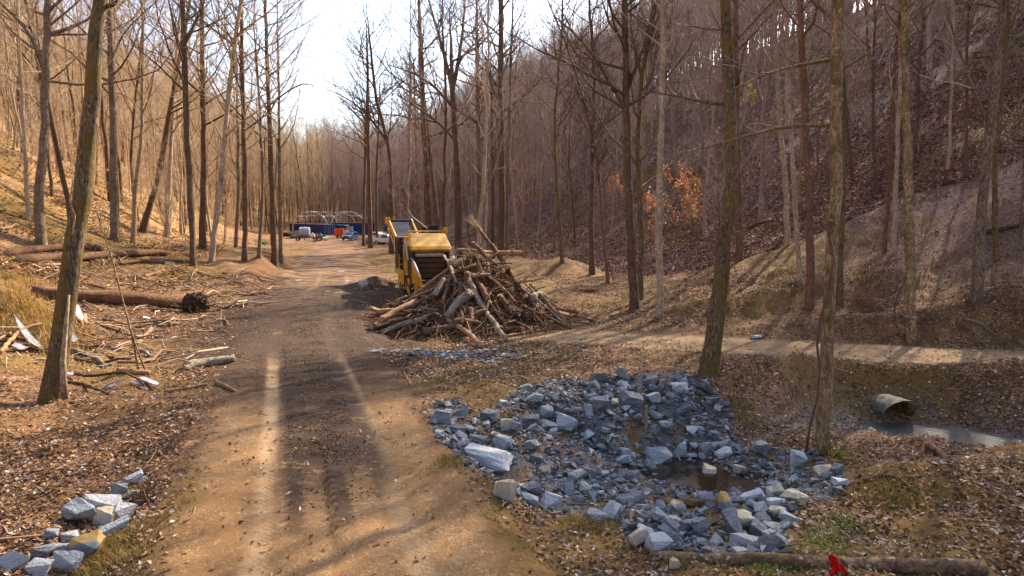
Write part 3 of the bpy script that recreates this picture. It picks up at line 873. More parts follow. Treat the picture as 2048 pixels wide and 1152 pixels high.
OCC = []
hero_bases = []
for hi, (label, path, w0, w1, bk, tw, Ht, cs, limbs, _) in enumerate(HERO):
    rng = np.random.default_rng(100 + hi)
    b = G(*path[0]) or at(path[0][0], path[0][1], 90)
    dep = depth_of(b)
    px2m = dep / FPX
    lean = rng.normal(0, .02)
    pts = [b]
    for q in path[1:]:
        p = at(q[0], q[1], dep); p.y += (p.z - b.z) * lean
        pts.append(p)
    kw = .87 * math.cos(math.atan((path[0][0] - 1024) / FPX)); r0, r1 = w0 * px2m * .5 * kw, w1 * px2m * .5 * kw
    P = [np.array(p) for p in pts]
    h = [p[2] - P[0][2] for p in P]
    if dep > 40: Ht = Ht * (1.25 if dep < 60 else 1.45)
    R = list(r0 + (r1 - r0) * np.array(h) / max(h[-1], .1))
    if h[-1] < Ht - 1:
        d = norm((P[-1] - P[-2])[None])[0]; d = norm((d + UP * .5)[None])[0]
        k = 4; rem = Ht - h[-1]
        for j in range(1, k + 1):
            P.append(P[-1] + d * rem / k + np.append(rng.normal(0, .12, 2), 0)); R.append(max(r1 * (1 - j / k) ** .8, .03))
    else:
        R[-1] *= .6
    P = np.array(P) - np.array(b)
    TP, TR = resample(P, np.array(R), 26)
    TP[1:-1] += rng.normal(0, .012 + r0 * .05, (24, 3)) * [1, 1, 0]
    LB = []
    for lp, lw in limbs:
        q = np.array([np.array(at(a, c, dep)) for a, c in lp]) - np.array(b)
        q[:, 1] += np.linspace(0, 1, len(q)) * rng.normal(0, .25) * np.linalg.norm(q[-1] - q[0])
        i = np.argmin(np.linalg.norm(TP - q[0], axis=1)); q[0] = q[0] * .3 + TP[i] * .7
        LB.append((q, lw * px2m * .5))
    fine = dep < 30
    (tv, tq), (cv, cq), _p = tree_data(TP, TR, rng, LB, cs=max(cs - .08, .2) if cs < .8 else cs, nl=21, lr=.36, la=(.7, 1.25), lk=.36, wig=.17, m2=7, m3=6, m4=0 if Ht > 23.5 or fine else 2, kt=14 if fine else 10, bend=.13, flare=.32 if fine else .4)
    tm_ = np_mesh('trunk', tv, tq, True, [M[B[bk]]]); cm_ = np_mesh('crown', cv, cq, True, [M[TW[tw]]])
    e = place_tree('tree', label, b, tm_, cm_)
    hero_bases.append((b.x, b.y, r0))
    OCC.append((b.x, b.y, 1.5))
    if 'wrapped by a dark vine' in label:
        vp = [at(a, c, dep - .32) for a, c in [(1612, 905), (1620, 850), (1634, 800), (1640, 740), (1634, 690), (1640, 640), (1655, 590), (1668, 520), (1650, 430), (1636, 350), (1634, 270), (1652, 225), (1668, 215)]]
        mb = MB(); mb.tube([p - b for p in vp], .032, 7, .018); mb.build('vine', M['vine_bark'], e, smooth=True)
    if 'thick mossy leaning trunk' in label:
        vp = [at(a, c, dep - .25) for a, c in [(128, 800), (126, 720), (132, 650), (138, 590)]]
        mb = MB(); mb.tube([p - b for p in vp], .085, 8, .03); mb.build('side_stem', M['bark_pale'], e, smooth=True)
        vp = [at(a, c, dep - .36) for a, c in [(145, 470), (150, 430), (140, 400), (146, 360)]]
        mb = MB(); mb.tube([p - b for p in vp], .022, 6, .015); mb.build('vine', M['bark_pale'], e, smooth=True)
    if 'long limb reaching left' in label:
        vp = [at(a, c, dep - .3) for a, c in [(1812, 555), (1800, 580), (1789, 610), (1788, 645), (1795, 655)]]
        mb = MB(); mb.tube([p - b for p in vp], .045, 7, .03); mb.build('vine', M['vine_bark'], e, smooth=True)

# ------------------------------------------------------------------ the kinds of forest tree that repeat
KINDS = []
for k in range(9):
    rng = np.random.default_rng(500 + k)
    Ht = (26, 29, 25, 31, 23, 28, 22, 27, 20)[k]; r0 = (.15, .18, .11, .20, .10, .15, .09, .16, .08)[k]
    n = 16
    zz = np.linspace(0, Ht, n)
    ln = rng.normal(0, .05, 2)
    bw = rng.normal(0, .9, 2); sw = np.sin(zz / Ht * (3 + 2 * rng.random())) 
    TP = np.stack([zz * ln[0] + sw * bw[0] * .6 + np.cumsum(rng.normal(0, .09, n)), zz * ln[1] + np.cumsum(rng.normal(0, .09, n)), zz], -1); TP -= TP[0]
    TR = r0 * (1 - zz / Ht) ** .75 + .02
    T_, C_, _ = tree_data(TP, TR, rng, cs=(.28, .4, .22, .36, .2, .45, .25, .3, .18)[k], nl=(19, 17, 20, 18, 18, 16, 18, 20, 18)[k], lr=(.34, .30, .34, .34, .28, .28, .32, .40, .34)[k], la=(.5, 1.1), m2=7, m3=6, m4=2 if k in (0, 3, 7) else 0, kt=8, flare=.6, bend=(.25, .14, .2, .1, .22, .12, .25, .12, .2)[k], lk=.42, wig=.16)
    bk = ('bark_grey', 'bark_brown', 'bark_pale', 'bark_brown', 'bark_grey', 'bark_pale', 'bark_dark', 'bark_grey', 'bark_tan')[k]
    for side in 'LR':
        tw = 'twig_tan' if side == 'L' else 'twig_grey'  # sunlit tones painted on left trees, shaded tones on right ones
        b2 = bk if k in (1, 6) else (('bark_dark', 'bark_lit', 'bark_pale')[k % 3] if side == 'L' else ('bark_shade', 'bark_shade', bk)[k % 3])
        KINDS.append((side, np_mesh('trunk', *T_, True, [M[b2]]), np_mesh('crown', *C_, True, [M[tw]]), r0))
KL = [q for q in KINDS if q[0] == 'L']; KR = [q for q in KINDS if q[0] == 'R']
# saplings: thin stems that fill the understorey
for k in range(3):
    rng = np.random.default_rng(700 + k)
    Ht = (6, 8, 5)[k]; zz = np.linspace(0, Ht, 9)
    TP = np.stack([np.cumsum(rng.normal(0, .1, 9)), np.cumsum(rng.normal(0, .1, 9)), zz], -1); TP -= TP[0]
    T_, C_, _ = tree_data(TP, .035 * (1 - zz / Ht) + .008, rng, cs=.15, nl=18, lr=.34, la=(.6, 1.1), m2=6, m3=4, kt=5, flare=.2, bend=.12)
    KL.append(('L', np_mesh('trunk', *T_, True, [M['bark_pale']]), np_mesh('crown', *C_, True, [M['twig_tan']]), .03))
    KR.append(('R', np_mesh('trunk', *T_, True, [M['bark_grey']]), np_mesh('crown', *C_, True, [M['twig_grey']]), .03))

# where they stand
rng = np.random.default_rng(42)
def candidates(n, seed):
    r = np.random.default_rng(seed)
    u = 4 + 400 * r.random(n) ** .8; v = -130 + 310 * r.random(n)
    x = -u * ST + v * CT; y = u * CT + v * ST
    return x, y, u, v
x, y, u, v = candidates(9000, 1)
z = H(x, y)
px, py, dep = project(np.stack([x, y, z], -1))
rlc = coords(x, y)[2]
ok = (y > 8) & (np.hypot(x, y) > 20)
left = v < 0
ok &= np.where(left, v < -9 - 9 * sst(80, 150, u), v > 19)           # off the open floor
ok |= (np.abs(rlc) > 8) & (u > 60) & (u < 105) & (v > 9)
ok |= (u > 205)
ok &= ~((u > 110) & (u < 205) & (v > -22) & (v < 30))
ok &= (px > -500) & (px < 2550)
ok &= ~(left & (u < 205) & (np.random.default_rng(8).random(len(u)) < .60))
ok &= ~(~left & (u < 140) & (np.random.default_rng(9).random(len(u)) < np.where(px > 1450, .46, .62)))
ok &= ~((dep < 50) & left & (v > -19))
ok &= ~((dep < 42) & ~left & (v < 27))
_l = (x - 11.3) * math.cos(SUN_AZ) - (y - 17.7) * math.sin(SUN_AZ); ok &= ~((np.abs(_l) < 1.5) & (y > 18) & (np.hypot(x - 11.3, y - 17.7) < 60))  # tree gap made along the sun's path to light the stream
for bx, by, r in hero_bases:
    ok &= np.hypot(x - bx, y - by) > 2.0
I = np.where(ok)[0]
taken = []
grid = {}
for i in I:                                                          # keep them 2.6 m apart
    c = (int(x[i] // 2.6), int(y[i] // 2.6))
    if any((x[i] - x[j]) ** 2 + (y[i] - y[j]) ** 2 < 6.8 for a in (-1, 0, 1) for b2 in (-1, 0, 1) for j in grid.get((c[0] + a, c[1] + b2), ())): continue
    grid.setdefault(c, []).append(i); taken.append(i)
taken = np.array(taken)
inview = taken[(px[taken] > -60) & (px[taken] < 2108) & (py[taken] > -80)]
near = inview[np.argsort(dep[inview])][:225]
rest = np.setdiff1d(taken, near)
print('trees', len(taken), 'near', len(near), 'rest', len(rest), 'far edge of near', dep[near].max())

LAB = {'L': ('bare grey tree among many on the sunlit left hillside', 'bare trees on the left hillside'),
       'R': ('bare grey tree among many on the shaded right hillside', 'bare trees on the right hillside'),
       'F': ('tall bare tree among many beside the far bend of the track', 'bare trees of the valley floor')}
for i in near:
    sd_ = 'L' if v[i] < 0 else 'R'
    K = (KL if sd_ == 'L' else KR)
    q = K[rng.integers(0, 9)]
    lab = LAB['F'] if (u[i] > 60 and -19 < v[i] < 25) else LAB[sd_]
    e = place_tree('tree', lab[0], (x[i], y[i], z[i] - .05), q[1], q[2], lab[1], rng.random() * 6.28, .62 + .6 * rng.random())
    e.rotation_euler = (rng.normal(0, .05), rng.normal(0, .05), rng.random() * 6.28)


def scatter_stuff(name, label, cat, kinds, pts, rot, scl, ids):
    """one object of kind stuff: points that carry copies of a few meshes"""
    src = bpy.data.collections.new(name + '_kinds')
    for k, q in enumerate(kinds):
        a, b2 = q
        bmx = bmesh.new(); bmx.from_mesh(a)
        n0 = len(bmx.faces)
        if b2 is not None: bmx.from_mesh(b2)
        me = bpy.data.meshes.new('%s_kind' % name)
        bmx.to_mesh(me); 
        me.materials.append(a.materials[0])
        if b2 is not None:
            me.materials.append(b2.materials[0])
            mi = np.zeros(len(me.polygons), np.int32); mi[n0:] = 1
            me.polygons.foreach_set('material_index', mi)
        bmx.free()
        o = bpy.data.objects.new('%s_kind_%02d' % (name, k), me)
        src.objects.link(o)
    me = bpy.data.meshes.new(name)
    me.vertices.add(len(pts)); me.vertices.foreach_set('co', np.ascontiguousarray(pts, np.float32).ravel())
    for nm_, ty, val in (('rz', 'FLOAT', rot), ('sc', 'FLOAT', scl), ('kd', 'INT', ids)):
        a = me.attributes.new(nm_, ty, 'POINT'); a.data.foreach_set('value', np.ascontiguousarray(val, np.int32 if ty == 'INT' else np.float32))
    o = mesh_obj(name, me); tag(o, label, cat, kind='stuff')
    ng = bpy.data.node_groups.new(name, 'GeometryNodeTree')
    ng.interface.new_socket('Geometry', in_out='INPUT', socket_type='NodeSocketGeometry'); ng.interface.new_socket('Geometry', in_out='OUTPUT', socket_type='NodeSocketGeometry')
    A = ng.nodes.new; L = ng.links.new
    gi, go = A('NodeGroupInput'), A('NodeGroupOutput')
    ip = A('GeometryNodeInstanceOnPoints'); ci = A('GeometryNodeCollectionInfo'); ci.inputs['Collection'].default_value = src
    ci.inputs['Separate Children'].default_value = True; ci.inputs['Reset Children'].default_value = True
    def nat(n_, ty):
        q = A('GeometryNodeInputNamedAttribute'); q.data_type = ty; q.inputs['Name'].default_value = n_
        return next(s_ for s_ in q.outputs if s_.enabled and s_.name == 'Attribute')
    cx = A('ShaderNodeCombineXYZ'); L(nat('rz', 'FLOAT'), cx.inputs[2])
    L(gi.outputs[0], ip.inputs['Points']); L(ci.outputs[0], ip.inputs['Instance']); ip.inputs['Pick Instance'].default_value = True
    L(nat('kd', 'INT'), ip.inputs['Instance Index']); L(cx.outputs[0], ip.inputs['Rotation']); L(nat('sc', 'FLOAT'), ip.inputs['Scale'])
    L(ip.outputs[0], go.inputs[0])
    o.modifiers.new('scatter', 'NODES').node_group = ng
    return o


for sd_, K, lab in (('L', KL, 'distant bare woods on the sunlit left hillside'), ('R', KR, 'distant bare woods on the shaded right hillside')):
    sel = rest[(v[rest] < 0) == (sd_ == 'L')]
    # understorey saplings between the trees
    ns = 330 if sd_ == 'L' else 380
    su = 25 + 260 * rng.random(ns); sv = (-10 - 9 * sst(80, 150, su) - 70 * rng.random(ns)) if sd_ == 'L' else (21 + 6 * sst(30, 80, su) + 70 * rng.random(ns))
    sx_ = -su * ST + sv * CT; sy_ = su * CT + sv * ST
    k_ = (np.hypot(sx_, sy_) > (48 if sd_ == 'L' else 36))
    sx_, sy_ = sx_[k_], sy_[k_]
    P = np.concatenate([np.stack([x[sel], y[sel], z[sel] - .05], -1), np.stack([sx_, sy_, H(sx_, sy_) - .03], -1)])
    ids = np.concatenate([rng.integers(0, 9, len(sel)), 9 + rng.integers(0, 3, len(sx_))])
    scatter_stuff('distant_woods', lab, 'woods', [(q[1], q[2]) for q in K], P, rng.random(len(P)) * 6.28, .75 + .5 * rng.random(len(P)), ids)

# ------------------------------------------------------------------ rocks
def rock_mesh(seed, sx, sy, sz, npts=18, box=.6, m='slate_rock', bev=.022):
    r = np.random.default_rng(seed)
    d = norm(r.normal(0, 1, (npts, 3)))
    c = np.sign(d) * np.abs(d) ** box
    p = c * (.78 + .3 * r.random((npts, 1)))
    bm = bmesh.new()
    vs = [bm.verts.new(q) for q in p]
    bmesh.ops.convex_hull(bm, input=vs)
    for v in [v for v in bm.verts if not v.link_faces]: bm.verts.remove(v)
    lo = np.min([v.co for v in bm.verts], 0); hi = np.max([v.co for v in bm.verts], 0)
    for v in bm.verts:
        v.co = Vector(((v.co.x - lo[0]) / (hi[0] - lo[0]) - .5, (v.co.y - lo[1]) / (hi[1] - lo[1]) - .5, (v.co.z - lo[2]) / (hi[2] - lo[2]) - .5))
    bmesh.ops.dissolve_limit(bm, angle_limit=.16, verts=bm.verts, edges=bm.edges)
    bmesh.ops.bevel(bm, geom=list(bm.edges), offset=bev * .6, segments=1, affect='EDGES', profile=.6, clamp_overlap=True)
    bmesh.ops.triangulate(bm, faces=bm.faces)
    bmesh.ops.subdivide_edges(bm, edges=[q for q in bm.edges if q.calc_length() > .12], cuts=2, use_grid_fill=True)
    bmesh.ops.triangulate(bm, faces=bm.faces)
    co_ = np.array([v.co for v in bm.verts])
    k_ = fbm(co_[:, 0] * 4 + seed, co_[:, 1] * 4 + co_[:, 2] * 3.1, seed, 3) * .13 + r.normal(0, .007, len(co_))
    stp = .035 * np.sin(co_[:, 2] * 34 + 3 * co_[:, 0] + seed) * (np.abs(co_[:, 2]) < .42)
    for v, k1, k2 in zip(bm.verts, k_, stp):
        q = v.co
        v.co = Vector((q.x * sx * (1 + k1 + k2), q.y * sy * (1 + k1 + k2), q.z * sz * (1 + k1)))
    me = bpy.data.meshes.new('rock'); bm.to_mesh(me); bm.free()
    me.materials.append(M[m])
    return me


RK = [rock_mesh(10 + k, 1, (.55, .8, .7, .62, .9, .5, .75, .66, .85, .6, .7, .58, .8, .64)[k], (.5, .42, .62, .3, .55, .34, .7, .26, .48, .6, .36, .44, .66, .3)[k]) for k in range(14)]
RKT = [rock_mesh(60 + k, 1, .75, .6, m='tan_rock') for k in range(3)]


def put_rock(me, p, size, label, group=None, rot=None, sink=.25, cat='rock', name='rock'):
    o = mesh_obj(name, me)
    o.scale = (size,) * 3
    o.rotation_euler = rot if rot else (RNG.normal(0, .35), RNG.normal(0, .35), RNG.random() * 6.28)
    zr = max(abs((Matrix.Rotation(o.rotation_euler.y, 3, 'Y') @ Matrix.Rotation(o.rotation_euler.x, 3, 'X') @ v.co).z) for v in list(me.vertices)[::4]) * size
    o.location = (p[0], p[1], p[2] + zr * (1 - 2 * sink))
    tag(o, label, cat, group)
    return o


def fitted(seed, dims, m, box=.45, npts=14):
    return rock_mesh(seed, *dims, m=m, box=box, npts=npts)


# the ones a viewer would name: label, pixel of the foot's middle, size in pixels (w, h), depth ratio, rotation, material
HR = [
 ('tall upright tan slab at the left edge of the rock apron', (1010, 1003), (56, 62), .35, (0, .05, -.35), 'tan_rock', .25),
 ('largest rounded grey boulder overhanging a hollow, above the tan slab', (975, 945), (112, 52), .7, (.05, .18, -.25), 'slate_rock', .62),
 ('long flat grey slab lying like a bench at the upper left of the rocks', (905, 868), (66, 20), .5, (0, .04, .1), 'slate_rock', .1),
 ('white topped grey rock at the upper left corner of the apron', (882, 846), (46, 38), .6, (.1, .3, .4), 'slate_rock', .45),
 ('pale cream block showing among the upper left rocks', (1012, 860), (34, 30), .7, (.1, .1, .5), 'tan_rock', .55),
 ('pale rounded oblong rock left of centre in the apron', (1004, 898), (46, 34), .7, (.1, .3, -.5), 'slate_rock', .8),
 ('broad dark slab on the upper edge beneath the mound of chips', (1062, 852), (44, 26), .6, (.2, 0, .3), 'slate_rock', .15),
 ('squarish grey block near the top of the chip mound', (1095, 836), (34, 30), .7, (.1, .1, .2), 'slate_rock', .5),
 ('wide wedge shaped grey rock in the middle of the upper apron', (1138, 862), (56, 34), .6, (.15, .1, -.1), 'slate_rock', .4),
 ('broad flat faced boulder at the top centre of the apron', (1265, 815), (52, 38), .6, (.35, 0, .1), 'slate_rock', .35),
 ('round faced boulder next left to the top centre boulder', (1200, 822), (48, 36), .6, (.3, 0, -.2), 'slate_rock', .2),
 ('dark angular rock at the top edge by the leaf litter', (1200, 768), (42, 30), .6, (.1, .2, .5), 'slate_rock', .12),
 ('small rust orange stone near the top of the apron', (1325, 772), (18, 18), .8, (0, 0, .3), 'ochre_rock', .5),
 ('flat topped pale rock at the upper right of the apron', (1362, 786), (40, 26), .7, (.1, .1, .2), 'slate_rock', .85),
 ('lone dark rock at the right end of the apron by the earth bank', (1426, 812), (32, 24), .7, (0, .2, .4), 'slate_rock', .2),
 ('big blue grey boulder above the pool with a broad pale top', (1322, 938), (66, 48), .75, (.1, .1, .4), 'slate_rock', .55),
 ('tawny topped rounded boulder beside the big boulder over the pool', (1362, 915), (46, 44), .75, (.1, -.1, 1.2), 'slate_rock', .78),
 ('wedge shaped boulder dipping into the left end of the pool', (1374, 955), (48, 28), .6, (0, .15, -.2), 'slate_rock', .6),
 ('pale domed rock halfway up the right of the apron', (1335, 862), (40, 26), .7, (.1, .1, .1), 'slate_rock', .7),
 ('grey stone resting against the thin stake in the apron', (1310, 870), (30, 30), .7, (.2, .1, 1.0), 'slate_rock', .3),
 ('rounded pair topped rock at the back edge of the pool', (1412, 905), (36, 28), .8, (0, 0, .2), 'slate_rock', .65),
 ('white faced leaning block at the foot of the vine wrapped tree', (1595, 938), (44, 44), .6, (.2, .35, .3), 'slate_rock', .95),
 ('brown pyramid shaped rock right of the vine wrapped tree', (1650, 955), (46, 28), .7, (0, .1, .5), 'tan_rock', .1),
 ('flat pale rock lying farthest right, alone on the leaves', (1683, 975), (36, 22), .8, (0, .1, .2), 'slate_rock', .88),
 ('large round brown and grey boulder in front of the pool', (1457, 1022), (46, 46), .8, (.1, .1, .9), 'ochre_rock', .4),
 ('broad cream topped boulder in the middle of the near rocks', (1480, 1062), (62, 48), .8, (.15, .1, .4), 'tan_rock', .6),
 ('pale low pyramid rock right of the round brown boulder', (1507, 1000), (56, 26), .6, (0, 0, .1), 'slate_rock', .92),
 ('flat topped block on the right side of the near rocks', (1558, 1018), (48, 28), .6, (0, .05, .15), 'slate_rock', .8),
 ('dark pointed block with layered face among the near rocks', (1548, 985), (36, 28), .7, (.2, .2, .6), 'slate_rock', .25),
 ('long grey slab tilted toward the log at the near right corner', (1552, 1092), (60, 34), .5, (.25, .3, -.5), 'slate_rock', .5),
 ('flat dark slab behind the tilted slab at the near right corner', (1548, 1070), (54, 28), .6, (.1, .2, .3), 'slate_rock', .3),
 ('ridged pale boulder close to the log, left of the tilted slab', (1490, 1100), (62, 36), .6, (.2, .1, .2), 'slate_rock', .72),
 ('rounded rock touching the back of the bottom log', (1480, 1118), (40, 26), .7, (.1, .1, .4), 'slate_rock', .6),
 ('hulking square boulder at the near left end of the log', (1322, 1108), (56, 42), .75, (.1, .1, .3), 'slate_rock', .66),
 ('large dark block with steep striped face left of the cream boulder', (1340, 1078), (46, 40), .7, (.25, .1, -.3), 'slate_rock', .22),
 ('low arched dark rock behind the striped block', (1380, 1062), (58, 28), .6, (0, .05, .1), 'slate_rock', .33),
 ('white flat slab slanting down at the left of the near rocks', (1292, 1072), (40, 22), .5, (.2, .3, -.4), 'slate_rock', .97),
 ('pointed dark rock sitting on the leafy bank beside the water', (1248, 1045), (42, 42), .6, (.2, .35, .5), 'slate_rock', .18),
 ('upright jagged grey rock at the near corner of the pool', (1318, 1030), (26, 38), .7, (.3, .2, .5), 'slate_rock', .52),
 ('pale grey block with a pointed top right of the tan slab', (1100, 1020), (40, 40), .7, (.3, .2, .7), 'slate_rock', .86),
 ('dark faced peaked rock next to the tan slab', (1062, 995), (50, 36), .7, (.2, .1, .4), 'slate_rock', .36),
 ('flat slab tipped forward at the lower left of the apron', (1058, 1010), (44, 24), .5, (.1, .25, -.2), 'slate_rock', .64),
 ('tall narrow stone standing in the lower middle of the apron', (1138, 990), (22, 38), .6, (.1, .1, .4), 'slate_rock', .45),
 ('single brown tinged stone below the log at the bottom edge', (1348, 1138), (26, 26), .7, (.1, .2, .3), 'tan_rock', .7),
 ('lone pale stone on the dirt above the rock apron', (1007, 808), (20, 9), .8, (0, .1, .3), 'slate_rock', .9),
 ('small white stone on the dirt at the side track', (1512, 678), (26, 10), .8, (0, .1, .3), 'slate_rock', .96),
 # roadside pile on the left
 ('wide slab lying over a tan block in the roadside rock pile', (198, 1020), (72, 26), .7, (.12, .05, .15), 'slate_rock', .9),
 ('tan block under the wide slab in the roadside rock pile', (207, 1050), (48, 40), .7, (0, 0, .1), 'tan_rock', .3),
 ('big sloping grey rock left of the tan block in the roadside pile', (155, 1052), (64, 44), .6, (.3, .2, -.3), 'slate_rock', .58),
 ('grey block right of the tan block in the roadside pile', (246, 1042), (38, 34), .7, (.2, .2, .5), 'slate_rock', .62),
 ('long low rock along the road side of the roadside pile', (222, 1078), (62, 24), .5, (.2, -.35, .45), 'slate_rock', .5),
 ('large rock with an ochre face at the front of the roadside pile', (165, 1118), (58, 56), .8, (.2, .1, .3), 'ochre_rock', .5),
 ('flat grey slab at the bottom of the roadside pile', (128, 1148), (54, 42), .6, (.45, .1, .2), 'slate_rock', .56),
 ('long slab pointing out of the picture at the bottom left corner', (20, 1140), (62, 34), .5, (.15, -.3, .4), 'slate_rock', .6),
 ('dark block in the middle of the roadside pile', (84, 1118), (40, 32), .7, (.2, .2, .3), 'slate_rock', .22),
 ('small blue grey stone between the ochre faced rock and the dark block', (118, 1112), (38, 24), .7, (.1, .1, .3), 'slate_rock', .4),
 ('dark stone leaning upright at the top of the roadside pile', (236, 998), (30, 30), .6, (.3, .2, .6), 'slate_rock', .24),
 ('cream stone near the top of the roadside pile', (258, 996), (36, 18), .7, (.1, .1, .3), 'tan_rock', .8),
 ('pale slanting stone topmost in the roadside pile', (264, 970), (40, 20), .6, (.2, -.3, .4), 'slate_rock', .8),
 ('small stone by the dead weed clump at the top of the roadside pile', (280, 968), (18, 14), .8, (.1, .1, .3), 'slate_rock', .4),
 ('dark slim stone left of the roadside pile in the leaves', (100, 1078), (24, 18), .7, (.1, .3, .3), 'slate_rock', .2),
 ('grey stone behind the ochre faced rock', (138, 1085), (36, 22), .7, (.1, .1, .3), 'slate_rock', .5),
 ('grey stone at the bottom edge left of the flat grey slab', (72, 1152), (44, 30), .7, (.2, .2, .3), 'slate_rock', .66),
]
ROCK_AT = []
TINT = {}


def tinted(mn, k):
    """slate comes in several shades from nearly white to blue black"""
    if mn != 'slate_rock': return M[mn]
    key = 'slate_%s' % ('dark', 'mid', 'grey', 'pale', 'white')[min(4, int(k * 5))]
    if key not in M:
        m = M['slate_rock'].copy(); m.name = key
        a = ((80, 79, 80), (104, 103, 104), (124, 124, 124), (142, 142, 141), (162, 160, 157))[min(4, int(k * 5))]
        b2 = tuple(min(255, q * 1.28) for q in a)
        for nd in m.node_tree.nodes:
            if nd.type == 'MIX' and not nd.inputs[6].is_linked and not nd.inputs[7].is_linked:
                nd.inputs[6].default_value = lin(*a); nd.inputs[7].default_value = lin(*b2); break
        M[key] = m
    return M[key]


for i, (lb, (a, b), (wp, hp), dr, rot, mn, tn) in enumerate(HR):
    p = G(a, b)
    if p is None: continue
    k = depth_of(p) / FPX
    fq = 1.05 if a < 300 else .88; W_, H_ = wp * k * fq, hp * k * fq
    me = fitted(900 + i * 7, (W_, W_ * dr, H_ * .95), mn, box=.5 if hp < wp else .38)
    me.materials[0] = tinted(mn, tn)
    o = put_rock(me, p + Vector((0, W_ * dr * .3, 0)), 1.0, lb, None, rot, .12)
    o.rotation_euler = rot
    ROCK_AT.append((o.location.x, o.location.y, max(W_, W_ * dr) * .5))

SLATES = {}
def slate_kind(k, shade):
    """rock mesh k in a given shade, shared by its copies"""
    if (k, shade) not in SLATES:
        me = RK[k].copy(); me.materials[0] = tinted('slate_rock', shade); SLATES[(k, shade)] = me
    return SLATES[(k, shade)]


# the rest of the apron, each rock its own object, packed without sinking into one another too far
r2 = np.random.default_rng(77)
ZL = {0: ('angular blue grey rock among many on the upper slope of the apron', 'rocks of the upper apron'),
      1: ('angular grey rock among many on the lower slope of the apron beside the pool', 'rocks of the lower apron'),
      2: ('angular grey rock among many between the pool and the bottom log', 'rocks in front of the pool')}
n = 0; tries = 0
while n < 232 and tries < 6000:
    tries += 1
    a = 858 + 850 * r2.random(); b = 746 + 366 * r2.random()
    if not in_poly(np.array([a]), b, ROCK_PX)[0]: continue
    if r2.random() > .25 + .75 * (b < 900 or a > 1240) : continue
    p = G(a, b)
    if p is None or p.z < WATER_Z - .05 and r2.random() > .3: continue
    s = .15 + .27 * r2.random() ** 1.8
    if any((p.x - q[0]) ** 2 + (p.y - q[1]) ** 2 < (.56 * (s * .5 + q[2])) ** 2 for q in ROCK_AT): continue
    if 1120 < a < 1180 and 755 < b < 800: s *= .5
    zone_ = 0 if b < 850 else (1 if b < 960 and a < 1480 or b < 1020 and a < 1300 else 2)
    warm_ = r2.random() < .10
    me = RKT[r2.integers(0, 3)] if warm_ else slate_kind(r2.integers(0, 14), (.1, .1, .3, .3, .5, .5, .7, .9)[r2.integers(0, 8)])
    lb = ZL[zone_]
    put_rock(me, p, s * 1.15, lb[0], lb[1], None, .2)
    ROCK_AT.append((p.x, p.y, s * .5)); n += 1
print('rocks', n, tries)

# chips and rubble: one object
def chips(name, label, P, S, cols, m, cat='stone chips', flat=.55):
    n = len(P); r = np.random.default_rng(len(P))
    base = np.array([[1, 0, 0], [-.6, .8, 0], [-.5, -.8, .1], [.1, .1, .9], [.2, -.1, -.7]], float)
    f = np.array([[0, 1, 3], [1, 2, 3], [2, 0, 3], [1, 0, 4], [2, 1, 4], [0, 2, 4]])
    V = base[None] * (.6 + .8 * r.random((n, 5, 1))) * S[:, None, None] * [1, .75, flat]
    a = r.random(n) * 6.28; ti = r.normal(0, .4, n)
    c, s = np.cos(a)[:, None], np.sin(a)[:, None]
    x_, y_, z_ = V[..., 0], V[..., 1], V[..., 2]
    ct, st_ = np.cos(ti)[:, None], np.sin(ti)[:, None]
    y_, z_ = y_ * ct - z_ * st_, y_ * st_ + z_ * ct
    V = np.stack([x_ * c - y_ * s, x_ * s + y_ * c, z_], -1) + P[:, None, :]
    F = (f[None] + (np.arange(n) * 5)[:, None, None]).reshape(-1, 3)
    me = np_mesh(name, V.reshape(-1, 3), F, False, [M[m]])
    at_ = me.color_attributes.new('Col', 'FLOAT_COLOR', 'POINT')
    C4 = np.concatenate([np.repeat(cols, 5, 0), np.ones((n * 5, 1))], 1)
    at_.data.foreach_set('color', C4.astype(np.float32).ravel())
    return tag(mesh_obj(name, me), label, cat, kind='stuff')


def palette(n, cols, r, jit=.12):
    c = np.array([lin(*q)[:3] for q in cols])[r.integers(0, len(cols), n)]
    return np.clip(c * (1 + r.normal(0, jit, (n, 1))), .005, .95)


xs = -3.5 + 15 * r2.random(90000); ys = 8.5 + 13 * r2.random(90000)
inp = in_poly(xs, ys, ROCK_W)
clump = fbm(xs / 1.1, ys / 1.1, 77, 2)
g1 = G(1160, 785); g2 = G(1400, 840)
dens = .22 + .9 * sst(-.05, .3, clump) + 1.5 * gauss(xs, ys, g1.x, g1.y, 1.0) + .9 * gauss(xs, ys, g2.x, g2.y, .9)
kp = inp & (r2.random(90000) < np.minimum(dens, 1) * .8)
xs, ys = xs[kp], ys[kp]
S = .018 + .07 * r2.random(len(xs)) ** 2.5
big_ = r2.random(len(xs)) < .10; S = np.where(big_, .06 + .09 * r2.random(len(xs)), S)
P = np.stack([xs, ys, H(xs, ys) + S * .35], -1)
chips('rock_rubble', 'small blue grey stone chips filling the gaps of the rock apron', P, S, palette(len(P), [(84, 84, 86), (104, 104, 106), (122, 121, 121), (146, 144, 141), (70, 70, 72), (120, 104, 86)], r2), 'stone_chip')
